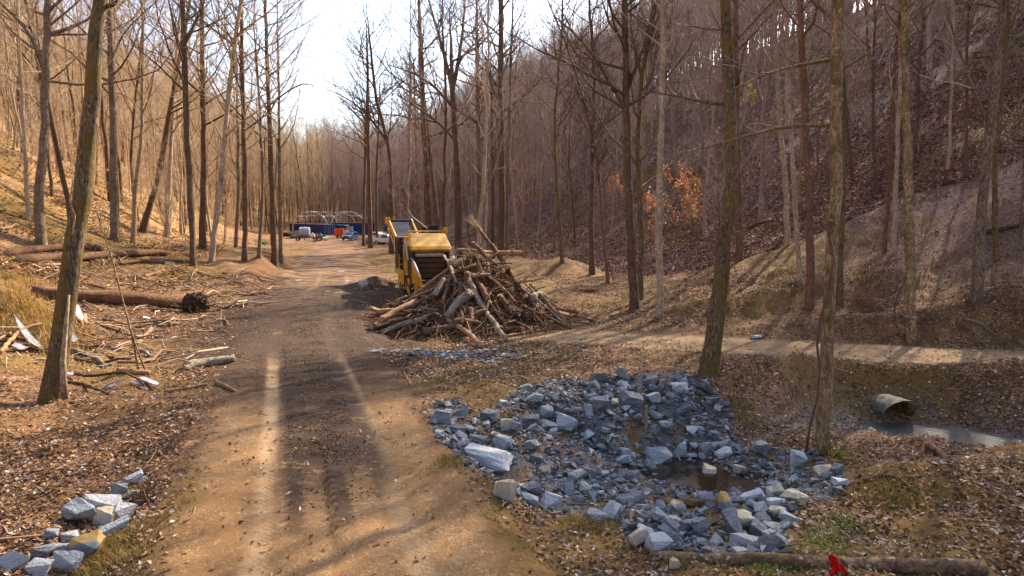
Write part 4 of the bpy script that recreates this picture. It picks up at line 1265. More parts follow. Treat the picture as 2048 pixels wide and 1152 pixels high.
# scatter of broken slate in front of the brush heap, and gravel along the stream
gq = G(925, 708); n_ = 560
xs = gq.x + r2.normal(0, 1.35, n_); ys = gq.y + r2.normal(0, .55, n_); S = .02 + .19 * r2.random(n_) ** 4
chips('slate_fragments', 'pale slate fragments scattered on the dirt in front of the brush heap', np.stack([xs, ys, H(xs, ys) + S * .2], -1), S, palette(n_, [(112, 114, 120), (136, 138, 140), (92, 94, 100), (158, 148, 132)], r2), 'stone_chip', flat=.3)
n_ = 5200
s_r = 4.6 + 4.2 * r2.random(n_); i_ = s_r.astype(int).clip(0, len(CH) - 2); f_ = s_r - i_
xs = CH[i_, 0] * (1 - f_) + CH[i_ + 1, 0] * f_ + r2.normal(0, .8, n_); ys = CH[i_, 1] * (1 - f_) + CH[i_ + 1, 1] * f_ + r2.normal(0, .6, n_)
S = .012 + .05 * r2.random(n_) ** 3
zz = H(xs, ys); kk = zz < -.7
chips('stream_gravel', 'fine wet grey gravel along the stream bed', np.stack([xs, ys, zz + S * .3], -1)[kk], S[kk], palette(kk.sum(), [(96, 92, 90), (130, 124, 118), (72, 66, 62), (150, 140, 128)], r2), 'stone_chip', 'gravel')

# ------------------------------------------------------------------ leaves, blades, sticks
def leaf_sheet(name, label, P, S, cols, m, cat, curl=.5, tilt=.45):
    n = len(P); r = np.random.default_rng(n)
    b = np.array([[-1, 0, 0], [0, .55, curl * .5], [1, 0, .12], [0, -.55, curl * .5]], float)
    V = b[None] * S[:, None, None] * (.8 + .4 * r.random((n, 4, 1)))
    a = r.random(n) * 6.28; t1 = r.normal(0, tilt, n); t2 = r.normal(0, tilt, n)
    x_, y_, z_ = V[..., 0], V[..., 1], V[..., 2]
    c, s = np.cos(t1)[:, None], np.sin(t1)[:, None]; y_, z_ = y_ * c - z_ * s, y_ * s + z_ * c
    c, s = np.cos(t2)[:, None], np.sin(t2)[:, None]; x_, z_ = x_ * c - z_ * s, x_ * s + z_ * c
    c, s = np.cos(a)[:, None], np.sin(a)[:, None]; x_, y_ = x_ * c - y_ * s, x_ * s + y_ * c
    V = np.stack([x_, y_, z_], -1) + P[:, None]
    f = np.array([[0, 3, 2], [0, 2, 1]])
    F = (f[None] + (np.arange(n) * 4)[:, None, None]).reshape(-1, 3)
    me = np_mesh(name, V.reshape(-1, 3), F, False, [M[m]])
    at_ = me.color_attributes.new('Col', 'FLOAT_COLOR', 'POINT')
    at_.data.foreach_set('color', np.concatenate([np.repeat(cols, 4, 0), np.ones((n * 4, 1))], 1).astype(np.float32).ravel())
    return tag(mesh_obj(name, me), label, cat, kind='stuff')


r3 = np.random.default_rng(5)
n_ = 430000
rr = 6.5 + 44 * r3.random(n_) ** 1.25; th = rad(46) * (2 * r3.random(n_) - 1)
xs, ys = rr * np.sin(th), rr * np.cos(th)
u_, v_, rl_, sl_ = coords(xs, ys)
zz = H(xs, ys)
pat = fbm(xs / 2.2, ys / 2.2, 61, 3)
d_ = chan(xs, ys)[0]
inr = in_poly(xs, ys, ROCK_W)
den = .22 + .95 * sst(-.18, .28, pat)
den = den * np.where(np.abs(rl_) < 2.6, .015 + .25 * sst(1.9, 2.7, np.abs(rl_)) , 1)
den = den * np.where((np.abs(sl_) < 1.7) & (xs > 0), .10, 1)
den = den * np.where(inr, .16, 1) * np.where(zz < WATER_Z + .04, 0, 1)
den = den * np.where((u_ > 22) & (u_ < 42) & (rl_ > -6) & (rl_ < 5), .3, 1)
den = den * np.where(np.hypot((xs - PILE[0]) / 5, (ys - PILE[1]) / 4.5) < 1, .15, 1)
kp = r3.random(n_) < den
xs, ys, zz, v_ = xs[kp], ys[kp], zz[kp], v_[kp]
S = (.018 + .030 * r3.random(len(xs)) + .012 * (r3.random(len(xs)) < .1)) * (1 + .009 * np.hypot(xs, ys))
cols = palette(len(xs), [(186, 150, 116), (160, 122, 90), (136, 98, 72), (108, 76, 54), (176, 134, 86), (146, 102, 64), (86, 60, 44), (204, 184, 162), (152, 116, 94), (124, 90, 66), (76, 54, 42)], r3)
n_ = 300000
th = rad(50) * r3.random(n_) - rad(6); rr = 42 + 110 * r3.random(n_) ** 1.25
xh, yh = rr * np.sin(th), rr * np.cos(th); vh = uv_of(xh, yh)[1]; k_ = (vh > 20) & (fbm(xh / 5, yh / 5, 71, 3) + .62 > .5 * r3.random(n_))
xh, yh = xh[k_], yh[k_]; Sh = .05 + .06 * r3.random(len(xh)); Sh *= 1 + np.hypot(xh, yh) / 160
leaf_sheet('hillside_leaves', 'brown leaf litter strewn over the shaded right hillside', np.stack([xh, yh, H(xh, yh) + Sh * .3], -1), Sh, palette(len(xh), [(150, 112, 96), (124, 90, 78), (98, 70, 62), (168, 134, 116), (84, 60, 54), (136, 96, 72)], r3), 'leaf_litter', 'leaves')  # mauve shade tone put into the right slope's leaf colours
n_ = 90000
th = -rad(8) - rad(34) * r3.random(n_); rr = 42 + 110 * r3.random(n_) ** 1.25
xh, yh = rr * np.sin(th), rr * np.cos(th); vh = uv_of(xh, yh)[1]; k_ = (vh < -9) & (fbm(xh / 5, yh / 5, 72, 3) + .3 > .5 * r3.random(n_))
xh, yh = xh[k_], yh[k_]; Sh = .05 + .06 * r3.random(len(xh)); Sh *= 1 + np.hypot(xh, yh) / 160
leaf_sheet('hillside_leaves', 'tan leaf litter strewn over the sunlit left hillside', np.stack([xh, yh, H(xh, yh) + Sh * .3], -1), Sh, palette(len(xh), [(176, 132, 82), (150, 106, 62), (116, 80, 50), (196, 156, 106), (92, 64, 42), (160, 112, 66)], r3), 'leaf_litter', 'leaves')  # warm sunlit tone put into the left slope's leaf colours
leaf_sheet('fallen_leaves', 'dry curled brown and tan leaves covering the forest floor', np.stack([xs, ys, zz + S * .35], -1), S, cols, 'leaf_litter', 'leaves')


def blades(name, label, P, L_, cols, m, cat='grass', w=.006, lean=.5):
    n = len(P); r = np.random.default_rng(n + 3)
    a = r.random(n) * 6.28; ln = lean * (.4 + .9 * r.random(n))
    dx, dy = np.cos(a), np.sin(a)
    wd = np.stack([-dy, dx, np.zeros(n)], -1) * (w * (.6 + .8 * r.random(n)))[:, None]
    mid = P + np.stack([dx * ln * L_ * .35, dy * ln * L_ * .35, L_ * .6], -1)
    top = P + np.stack([dx * ln * L_, dy * ln * L_, L_ * .9 * np.sqrt(np.clip(1 - .3 * ln ** 2, .2, 1))], -1)
    V = np.stack([P - wd, P + wd, mid + wd * .7, mid - wd * .7, top], 1)
    F4 = (np.array([0, 1, 2, 3])[None] + (np.arange(n) * 5)[:, None]); F3 = (np.array([3, 2, 4])[None] + (np.arange(n) * 5)[:, None])
    me = np_mesh(name, V.reshape(-1, 3), [F4, F3], False, [M[m]])
    at_ = me.color_attributes.new('Col', 'FLOAT_COLOR', 'POINT')
    at_.data.foreach_set('color', np.concatenate([np.repeat(cols, 5, 0), np.ones((n * 5, 1))], 1).astype(np.float32).ravel())
    return tag(mesh_obj(name, me), label, cat, kind='stuff')


def spots(pix, n, spread, r):
    out = []
    for a, b in pix:
        p = G(a, b)
        if p is None: continue
        q = np.stack([p.x + r.normal(0, spread, n), p.y + r.normal(0, spread, n)], -1); out.append(q)
    q = np.concatenate(out); return np.stack([q[:, 0], q[:, 1], H(q[:, 0], q[:, 1]) - .01], -1)


P = spots([(20, 580), (50, 600), (70, 630), (30, 640), (90, 660), (15, 560), (110, 690), (60, 570), (130, 660)], 420, .42, r3)
blades('dry_grass', 'tall golden dry grass on the mound at the left edge', P, .2 + .32 * r3.random(len(P)), palette(len(P), [(196, 160, 92), (178, 138, 74), (158, 122, 68), (134, 116, 64)], r3), 'grass_blade', w=.008)
P = spots([(1640, 1075), (1620, 1090), (1670, 1040), (1690, 1050), (1600, 1110), (1650, 1060), (1660, 1095), (1535, 1140), (1515, 1130), (1350, 1118), (1590, 1135), (1700, 1060)], 300, .15, r3)
blades('green_grass', 'fresh green grass and clover by the bottom log', P, .03 + .06 * r3.random(len(P)), palette(len(P), [(96, 116, 44), (116, 130, 56), (82, 96, 40), (144, 130, 66)], r3), 'live_leaf', w=.006, lean=.8)
P = spots([(190, 1120), (215, 1110), (235, 1095), (175, 1145), (250, 1075), (225, 1135), (1165, 1050), (1190, 1055), (905, 925), (1760, 985), (1820, 1000), (1500, 850), (1480, 820)], 300, .22, r3)
blades('tan_grass', 'short olive and tan grass on the road verge and banks', P, .06 + .14 * r3.random(len(P)), palette(len(P), [(146, 112, 52), (118, 100, 44), (164, 128, 70), (110, 112, 50)], r3), 'grass_blade', w=.005, lean=.8)
xs, ys = -14 + 36 * r3.random(26000), 9 + 26 * r3.random(26000)
u_, v_, rl_, sl_ = coords(xs, ys)
kp = (fbm(xs / 2.5, ys / 2.5, 91, 2) > .12) & (np.abs(rl_) > 2.7) & ((np.abs(sl_) > 1.9) | (xs < 0)) & ~in_poly(xs, ys, ROCK_W) & (H(xs, ys) > WATER_Z + .06)
P = np.stack([xs, ys, H(xs, ys) - .01], -1)[kp]
blades('weed_stubble', 'sparse dry weed stubble over the leaf litter', P, .05 + .16 * r3.random(len(P)), palette(len(P), [(150, 116, 66), (120, 92, 52), (172, 140, 92), (96, 74, 44)], r3), 'grass_blade', 'weeds', .004, .9)


def sticks(name, label, A, Bv, R, cols, m, cat, kind='stuff', k=5, bendy=.06):
    n = len(A); r = np.random.default_rng(n)
    t = np.linspace(0, 1, 4)[None, :, None]
    P = A[:, None] * (1 - t) + Bv[:, None] * t
    P[:, 1:3] += r.normal(0, 1, (n, 2, 3)) * (bendy * np.linalg.norm(Bv - A, axis=1))[:, None, None]
    V, Q = tubes(P, R[:, None] * np.array([1, .95, .8, .5])[None], k)
    me = np_mesh(name, V, Q, True, [M[m]])
    at_ = me.color_attributes.new('Col', 'FLOAT_COLOR', 'POINT')
    at_.data.foreach_set('color', np.concatenate([np.repeat(cols, 4 * k, 0), np.ones((len(V), 1))], 1).astype(np.float32).ravel())
    o = mesh_obj(name, me)
    return tag(o, label, cat, kind=kind)


def lay(n, xr, yr, lr, r, mask=None, up=.03):
    xs = xr[0] + (xr[1] - xr[0]) * r.random(n); ys = yr[0] + (yr[1] - yr[0]) * r.random(n)
    if mask is not None:
        k = mask(xs, ys); xs, ys = xs[k], ys[k]
    n = len(xs); a = r.random(n) * 6.28; L_ = lr[0] + (lr[1] - lr[0]) * r.random(n) ** 2
    x2, y2 = xs + np.cos(a) * L_, ys + np.sin(a) * L_
    A = np.stack([xs, ys, H(xs, ys) + up], -1); Bv = np.stack([x2, y2, H(x2, y2) + up + .08 * r.random(n) * L_], -1)
    return A, Bv


SC_ = [(150, 118, 88), (120, 92, 68), (180, 152, 122), (90, 68, 50)]
def off_road(x, y):
    u, v, rl, sl = coords(x, y)
    return (np.abs(rl) > 2.6) & (H(x, y) > WATER_Z + .05) & ((np.abs(sl) > 1.8) | (x < 0))
A, Bv = lay(1700, (-26, 26), (8, 48), (.15, 1.1), r3, off_road)
sticks('twig_litter', 'thin fallen twigs lying over the leaf litter', A, Bv, .005 + .012 * r3.random(len(A)), palette(len(A), SC_, r3), 'stick_litter', 'twigs')
# slash left on the cleared left side
def left_slash(x, y):
    u, v, rl, sl = coords(x, y); return (rl < -3.2) & (rl > -16) & (u > 22) & (u < 50)
A, Bv = lay(3000, (-32, -6), (16, 52), (.3, 2.8), r3, left_slash, .06)
sticks('branch_slash', 'tangle of broken branches strewn over the cleared left bank', A, Bv, .010 + .045 * r3.random(len(A)) ** 2.5, palette(len(A), SC_, r3), 'stick_litter', 'branches')
# torn clods between the tracks
n_ = 42000
us = 10.5 + 34 * r3.random(n_); vs = np.interp(us, _RU, _RV) + r3.normal(0, .62, n_) * np.where(us > 22, 2.6, 1)
xs, ys = -us * ST + vs * CT, us * CT + vs * ST
pt = fbm(xs / .7, ys / .7, 17, 3)
rlv = coords(xs, ys)[2]
kp = (pt > .02) & (np.abs(np.abs(rlv) - 1.0) > .30) & ((us > 12.3) | (r3.random(n_) < .15))
xs, ys = xs[kp], ys[kp]; S = .010 + .03 * r3.random(len(xs)) ** 3
chips('mulch_clods', 'dark torn soil clods and bark mulch between the wheel tracks', np.stack([xs, ys, H(xs, ys) + S * .2], -1), S, palette(len(xs), [(90, 66, 46), (72, 52, 38), (112, 84, 60), (132, 102, 74)], r3), 'stick_litter', 'mulch')
A, Bv = lay(2200, (-16, 4), (11, 44), (.06, .34), r3, lambda x, y: (np.abs(coords(x, y)[2]) < 2.6) & (np.abs(np.abs(coords(x, y)[2]) - 1) > .24) & (coords(x, y)[0] > 12.6) & (fbm(x / .9, y / .9, 17, 2) > 0), .02)
sticks('bark_shreds', 'shredded bark and splinters ground into the track', A, Bv, .004 + .009 * r3.random(len(A)), palette(len(A), [(70, 52, 38), (110, 82, 58), (150, 118, 84)], r3), 'stick_litter', 'bark shreds')


# ------------------------------------------------------------------ logs
def log_obj(name, label, pts, r0, r1, m='log_bark', group=None, cat='log', k=10, seed=0, ends=True, lump=.10, parent=None):
    r = np.random.default_rng(seed)
    b = Vector(pts[0])
    P, R = resample(np.array([np.array(q) for q in pts]) - np.array(b), np.linspace(r0, r1, len(pts)), 12)
    L_ = np.linalg.norm(P[-1] - P[0])
    P[1:-1] += r.normal(0, .006 * L_, (10, 3)) * [1, 1, .4]
    lm = 1 + lump * r.normal(0, 1, (12, k)) * .6 + lump * np.cos(2 * np.linspace(0, 6.28, k, endpoint=False) + r.random() * 6)[None]
    V, Q = tubes(P[None], R[None], k, lm[None])
    nb = len(V)
    V = np.concatenate([V, P[:1] - (P[1:2] - P[:1]) * .02, P[-1:] + (P[-1:] - P[-2:-1]) * .02])
    j = np.arange(k); T = np.concatenate([np.stack([np.full(k, nb), np.roll(j, -1), j], -1), np.stack([np.full(k, nb + 1), nb - k + j, nb - k + np.roll(j, -1)], -1)])
    me = np_mesh(name, V, [Q, T], True, [M[m], M['wood_end']], np.concatenate([np.zeros(len(Q)), np.ones(len(T))]))
    if parent is not None: return mesh_obj(name, me, parent, b - Vector(parent.location))
    o = mesh_obj(name, me, None, b)
    return tag(o, label, cat, group)


def gp(a, b, up=0.0):
    p = G(a, b); return p + Vector((0, 0, up))


def gline(pix, r, up=.7):
    return [gp(a, b) + Vector((0, 0, r * up)) for a, b in pix]


log_obj('log', 'grey log lying uppermost across the left slope behind the big leaning trunk', gline([(15, 512), (70, 503), (130, 500), (205, 500)], .2), .24, .18, 'log_bark', seed=1)
log_obj('log', 'long fallen trunk reaching from the big leaning trunk to the dark curved trunk', gline([(40, 525), (140, 520), (240, 513), (320, 508), (388, 514)], .2), .26, .16, 'log_bark', seed=2)
log_obj('log', 'thinner pale log lying just below the long fallen trunk', gline([(300, 520), (360, 522), (400, 528)], .1), .12, .08, 'log_pale', seed=3)
log_obj('log', 'splintered reddish log below the long fallen trunk', gline([(235, 530), (290, 524), (330, 528)], .12), .14, .1, 'log_bark', seed=33)
e = empty('uprooted_log', gp(385, 622)); tag(e, 'thick uprooted trunk with an earthy root ball beside the track', 'log')
pp = gline([(375, 616), (300, 612), (220, 607), (140, 602), (68, 594)], .35)
log_obj('log_trunk', None, pp, .42, .30, 'log_bark', seed=4, k=14, parent=e)
bm = bmesh.new(); bmesh.ops.create_icosphere(bm, subdivisions=4, radius=1)
rr_ = np.random.default_rng(9)
for vtx in bm.verts:
    q = vtx.co
    k_ = 1 + .35 * float(fbm(np.array([q.x * 1.6 + 3]), np.array([q.y * 1.6 + q.z * 2.1]), 4, 3)[0]) + rr_.normal(0, .05)
    vtx.co = Vector((q.x * .62, q.y * .55, q.z * .58)) * k_
me = bpy.data.meshes.new('root_ball'); bm.to_mesh(me); bm.free(); me.materials.append(M['root_dirt'])
mesh_obj('root_ball', me, e, (.1, .1, .28))
nr = 70
A = rr_.normal(0, .28, (nr, 3)) + [.15, 0, .35]; D = norm(A - [-.3, 0, .3] + rr_.normal(0, .2, (nr, 3)))
A3, R3_ = grow(A, D, .3 + .7 * rr_.random(nr), .012 + .03 * rr_.random(nr), 5, -.05, .25, rr_)
mesh_obj('roots', np_mesh('roots', *tubes(A3, R3_, 5), True, [M['log_bark']]), e)
log_obj('log', 'short grey log lying alone left of the track', gline([(372, 738), (400, 732), (440, 727), (469, 722)], .13), .15, .11, 'log_grey', seed=5)
log_obj('log', 'small round chunk at the end of the short grey log', gline([(369, 742), (388, 738)], .08), .10, .09, 'log_grey', seed=6)
log_obj('log', 'long weathered log with a pale broken end across the bottom right corner', gline([(1300, 1122), (1450, 1128), (1600, 1130), (1750, 1132), (1880, 1140), (1968, 1146)], .08), .085, .115, 'log_old', seed=7, k=16, lump=.05)
log_obj('branch', 'long thin stick lying in the leaves left of the track', gline([(330, 786), (370, 780), (415, 770)], .05), .05, .035, 'log_pale', cat='branch', seed=8)
log_obj('branch', 'pale forked looking stick end beside the long thin stick', gline([(432, 768), (452, 776), (470, 784)], .05), .07, .035, 'log_pale', cat='branch', seed=9)
log_obj('branch', 'dark branch arching over the white sheet by the left trunk', [gp(140, 752, .1), gp(175, 772, .25), gp(215, 775, .35), gp(255, 768, .42), gp(290, 780, .1)], .05, .03, 'log_bark', cat='branch', seed=10)
log_obj('branch', 'grey branch lying right of the big leaning trunk', gline([(146, 702), (175, 712), (200, 722), (214, 735)], .06), .07, .07, 'log_grey', cat='branch', seed=11)
log_obj('branch', 'pale branch poking out left of the big leaning trunk', [gp(0, 712, .1), gp(30, 690, .3), gp(60, 672, .4), (gp(85, 668, .35))], .07, .04, 'log_pale', cat='branch', seed=12)
log_obj('branch', 'dark branch at the foot of the big leaning trunk on its left', gline([(0, 772), (30, 764), (68, 756)], .05), .045, .05, 'log_bark', cat='branch', seed=13)
log_obj('branch', 'dark stick under the white sheet right of the big leaning trunk', gline([(125, 762), (170, 772), (220, 790)], .04), .05, .03, 'log_bark', cat='branch', seed=14)
log_obj('branch', 'short pale branch at the foot of the thin leaning sapling', gline([(235, 746), (265, 748), (300, 750)], .08), .10, .07, 'log_pale', cat='branch', seed=15)
log_obj('branch', 'broken pale branch left of the sapling foot', gline([(274, 690), (290, 674), (303, 660)], .06), .06, .08, 'log_pale', cat='branch', seed=16)
log_obj('branch', 'weathered forked branch beside the sapling', gline([(278, 700), (292, 706), (300, 714)], .06), .07, .05, 'log_grey', cat='branch', seed=17)
log_obj('branch', 'short broken grey stick near the sapling between two pale branches', gline([(218, 698), (245, 702)], .05), .07, .06, 'log_grey', cat='branch', seed=18)
log_obj('branch', 'pale fallen branch on the left slope at the picture edge', gline([(0, 462), (18, 458), (32, 450)], .1), .14, .06, 'log_pale', cat='branch', seed=19)
log_obj('branch', 'white stick lying on the dirt between the track and the rocks', gline([(808, 745), (814, 757), (821, 771)], .04), .03, .035, 'log_pale', cat='branch', seed=20)
log_obj('branch', 'short curved white stick near the bottom of the track', gline([(368, 1046), (385, 1034), (391, 1015)], .02), .018, .014, 'log_pale', cat='branch', seed=21)
log_obj('branch', 'thin wooden stake standing in the rock apron', [gp(1292, 868), gp(1292, 868, .35) , gp(1292, 868, .72)], .045, .035, 'log_grey', cat='stake', seed=22)
log_obj('branch', 'dark log lying along the near edge of the pool', gline([(1325, 1015), (1380, 1012), (1440, 1012)], .07), .09, .07, 'log_bark', cat='branch', seed=23)
log_obj('branch', 'curved branch over the tan mound right of the rocks', gline([(1725, 965), (1760, 952), (1790, 955), (1830, 985)], .04), .03, .04, 'log_bark', cat='branch', seed=24)
log_obj('branch', 'board like dead wood on the mound by the stream', gline([(1856, 896), (1872, 905), (1890, 918)], .06), .08, .06, 'log_bark', cat='branch', seed=25)
log_obj('branch', 'pale curved branch right of the bright water', gline([(1905, 878), (1945, 885), (1975, 895), (1960, 905)], .05), .03, .025, 'log_pale', cat='branch', seed=26)
log_obj('branch', 'thin pale rod leaning at the right edge', [gp(1985, 1010), gp(1985, 1010, .2) + Vector((.2, .1, 0)), gp(1985, 1010, .5) + Vector((.55, .3, 0))], .018, .012, 'log_pale', cat='branch', seed=27)
log_obj('branch', 'long grey branch lying on the spoil mound at right', gline([(1930, 640), (1960, 648), (1985, 668)], .06), .06, .03, 'log_grey', cat='branch', seed=28)
log_obj('branch', 'fallen pole low on the shaded slope', gline([(1960, 470), (2000, 462), (2045, 452)], .12), .14, .10, 'log_bark', cat='branch', seed=29)
log_obj('branch', 'fallen trunk high on the shaded slope at right', gline([(1495, 460), (1520, 448), (1550, 443)], .12), .14, .1, 'log_bark', cat='branch', seed=30)
log_obj('branch', 'long thin pole on the left bank by the red earth', gline([(395, 545), (450, 560), (490, 572)], .05), .06, .03, 'log_pale', cat='branch', seed=31)
log_obj('branch', 'pale stick on the left bank above the uprooted trunk', gline([(288, 552), (310, 548), (330, 540)], .05), .05, .03, 'log_pale', cat='branch', seed=32)
# raw splinters of sawn or torn wood
def plank(label, px, ln, wd, th, rz, tilt, m='wood_raw', cat='plank', name='plank', up=.05):
    p = gp(*px)
    mb = MB()
    mb.prism([(-ln / 2, -wd * .3), (-ln * .28, -wd / 2), (ln * .36, -wd * .45), (ln / 2, wd * .05), (ln * .3, wd / 2), (-ln * .4, wd * .42)], -th / 2, th / 2, 'z')
    o = mb.build(name, M[m], None, bevel=.006)
    o.location = p + Vector((0, 0, up + abs(math.sin(tilt)) * ln * .5)); o.rotation_euler = (.08, tilt, rz)
    return tag(o, label, cat)
plank('left one of two crossed pale splinters in front of the uprooted trunk', (321, 646), 1.5, .16, .07, .9 + 1.57, .05)
plank('right one of two crossed pale splinters in front of the uprooted trunk', (345, 650), 1.5, .14, .07, -.15, .05)
plank('white splintered board leaning behind the big leaning trunk', (158, 640), 1.5, .2, .06, -.9, .3, 'wood_white')
plank('narrow splinter next to the white board behind the big leaning trunk', (172, 646), 1.2, .1, .05, -1.0, .2)
plank('small white chip in the leaves below the uprooted trunk', (293, 640), .3, .2, .05, .4, .3, 'wood_white')
plank('grey split board in the leaves at the left below the sapling', (300, 770), .9, .16, .05, -.6, .1, 'wood_white')


# white sheet scraps, curled
def curl(label, pix, width_px, m='sheet_white', arch=.25, ups=None, name='sheet_scrap'):
    P = [gp(a, b) for a, b in pix]
    k = depth_of(P[0]) / FPX; n = len(P)
    b0 = P[0].copy(); bm = bmesh.new(); rows = []
    for i, p in enumerate(P):
        t = i / (n - 1); up = ups[i] if ups else .08 + arch * math.sin(math.pi * t)
        d = (P[min(i + 1, n - 1)] - P[max(i - 1, 0)]).normalized(); side = Vector((-d.y, d.x, .35)).normalized()
        wv_ = width_px[i] * k * .5
        rows.append([bm.verts.new(p - b0 + Vector((0, 0, up)) + side * wv_ * s + Vector((0, 0, .25 * wv_ * s * s))) for s in (-1, -.3, .4, 1)])
    for i in range(n - 1):
        for j in range(3): bm.faces.new((rows[i][j], rows[i + 1][j], rows[i + 1][j + 1], rows[i][j + 1]))
    r = bmesh.ops.solidify(bm, geom=list(bm.faces), thickness=.025)
    bmesh.ops.recalc_face_normals(bm, faces=bm.faces)
    me = bpy.data.meshes.new(name); bm.to_mesh(me); bm.free(); me.materials.append(M[m])
    for pl in me.polygons: pl.use_smooth = True
    o = mesh_obj(name, me, None, b0)
    return tag(o, label, 'sheet scrap')
curl('long white curled strip rising left of the big leaning trunk', [(88, 706), (70, 700), (55, 690), (42, 678), (32, 668)], [26, 24, 20, 14, 6], ups=[.1, .2, .35, .5, .65])
curl('square grey white sheet under the long curled strip', [(36, 706), (46, 704), (56, 702)], [26, 28, 22], ups=[.12, .18, .12])
curl('white sheet corner right of the big leaning trunk', [(134, 688), (142, 686), (152, 690)], [20, 22, 14], ups=[.3, .25, .12])
curl('white arched sheet beneath the dark arching branch', [(206, 782), (222, 778), (240, 774), (256, 772)], [9, 14, 14, 8], ups=[.03, .08, .13, .16])
curl('narrow white strip right of the arched sheet', [(262, 770), (280, 774), (296, 782)], [6, 6, 4], ups=[.1, .08, .04])
curl('grey white sheet scrap at the foot of the big leaning trunk on its right', [(128, 762), (140, 760), (152, 758)], [18, 18, 12], ups=[.2, .16, .12])

# the thin two stemmed sapling
e = empty('leaning_sapling', gp(278, 746)); tag(e, 'thin two stemmed leafless sapling leaning left before the uprooted trunk', 'sapling')
dp = depth_of(e.location); b0 = e.location.copy()
for nm_, pts, r in (('stem', [(278, 746), (268, 690), (256, 640), (240, 580), (225, 520), (205, 460), (190, 410)], .035), ('stem', [(292, 745), (275, 700), (262, 660), (256, 640)], .03)):
    mb = MB(); mb.tube([at(a, b, dp) - b0 for a, b in pts], r, 7, r * .4); mb.build(nm_, M['bark_tan'], e, smooth=True)
rq = np.random.default_rng(3)
S0 = np.array([np.array(at(225 - 5 * i, 520 - 16 * i, dp) - b0) for i in range(6)]); A3, R3_ = grow(np.repeat(S0, 3, 0), norm(rq.normal(0, 1, (18, 3)) + [0, 0, .6]), .5 + .6 * rq.random(18), np.full(18, .010), 5, .05, .15, rq)
mesh_obj('twigs', np_mesh('twigs', *tubes(A3, R3_, 4), True, [M['bark_tan']]), e)

# orange leaved young beeches
def leafy(name, label, px, hpx, cols, seed, n=420, group=None):
    r = np.random.default_rng(seed); p = gp(*px); k = depth_of(p) / FPX; Ht = hpx * k
    zz_ = np.linspace(0, Ht, 9); TP = np.stack([np.cumsum(r.normal(0, .04 * Ht / 6, 9)), np.cumsum(r.normal(0, .04 * Ht / 6, 9)), zz_], -1); TP -= TP[0]
    T_, C_, P2 = tree_data(TP, .045 * (1 - zz_ / Ht) + .01, r, cs=.2, nl=16, lr=.42, la=(1.0, 1.45), m2=6, m3=3, kt=6, flare=.2, bend=.03)
    e = empty(name, p); tag(e, label, 'tree', group)
    mesh_obj('trunk', np_mesh('trunk', *T_, True, [M['bark_grey']]), e); mesh_obj('crown', np_mesh('crown', *C_, True, [M['twig_grey']]), e)
    q = P2.reshape(-1, 3); q = q[r.integers(0, len(q), n)] + r.normal(0, .12, (n, 3)); S = (.045 + .045 * r.random(n)) * (1 + depth_of(p) / 140)
    o = leaf_sheet('foliage', None, q, S, palette(n, cols, r), 'live_leaf', 'leaves', tilt=.7)
    del o['category']; del o['kind']; o.parent = e
OR = [(226, 156, 78), (208, 132, 60), (234, 178, 106), (190, 120, 62)]
leafy('beech_sapling', 'orange leaved young tree behind the pale spotted trunk', (1350, 490), 150, OR, 1, 560)
leafy('beech_sapling', 'orange leaved low spreading tree right of the pale spotted trunk', (1385, 470), 110, OR, 2, 460)
leafy('beech_sapling', 'orange leaved sapling left of the stout dividing tree', (1232, 430), 80, OR, 3, 600)
leafy('beech_sapling', 'orange leaved small tree behind the right end of the brush heap', (1045, 440), 120, OR, 4, 800)
leafy('beech_sapling', 'orange leaved sapling at the foot of the stout dividing tree', (1300, 485), 90, OR, 5, 400)
leafy('beech_sapling', 'tan leaved young tree between the big leaning trunk and the straight grey tree', (172, 440), 140, [(206, 160, 96), (186, 136, 74)], 6, 360)
leafy('beech_sapling', 'tan leaved sapling on the left slope beyond the dark leaning tree', (300, 430), 110, [(216, 160, 90), (190, 130, 66)], 7, 320)
leafy('beech_sapling', 'yellow leaved sapling high behind the thick mossy tree', (1500, 230), 60, [(190, 160, 60), (206, 170, 70)], 8, 300)
# green fern like shrub by the vine wrapped tree
p = gp(1668, 918); r = np.random.default_rng(8); n = 260
e = empty('green_shrub', p); tag(e, 'small yellow green shrub at the foot of the vine wrapped tree', 'shrub')
S0 = np.zeros((22, 3)) + r.normal(0, .05, (22, 3)) * [1, 1, 0]; A3, R3_ = grow(S0, norm(r.normal(0, .6, (22, 3)) + [.25, 0, .9]), .3 + .35 * r.random(22), np.full(22, .007), 5, -.02, .12, r)
mesh_obj('stems', np_mesh('stems', *tubes(A3, R3_, 4), True, [M['vine_bark']]), e)
q = A3[:, 1:].reshape(-1, 3); q = q[r.integers(0, len(q), n)] + r.normal(0, .03, (n, 3))
o = leaf_sheet('foliage', None, q, .02 + .025 * r.random(n), palette(n, [(120, 120, 30), (150, 140, 40), (90, 100, 30)], r), 'live_leaf', 'leaves', tilt=.7)
del o['category']; del o['kind']; o.parent = e
# dead weed clump by the roadside rocks
p = gp(300, 985); n = 500
e = empty('dead_weed_clump', p); tag(e, 'dark brown dead weed clump at the top of the roadside rock pile', 'weed')
A3, R3_ = grow(r.normal(0, .12, (90, 3)) * [1, 1, 0], norm(r.normal(0, .7, (90, 3)) + [0, 0, .8]), .15 + .3 * r.random(90), np.full(90, .005), 4, 0, .3, r)
mesh_obj('stems', np_mesh('stems', *tubes(A3, R3_, 4), True, [M['log_bark']]), e)


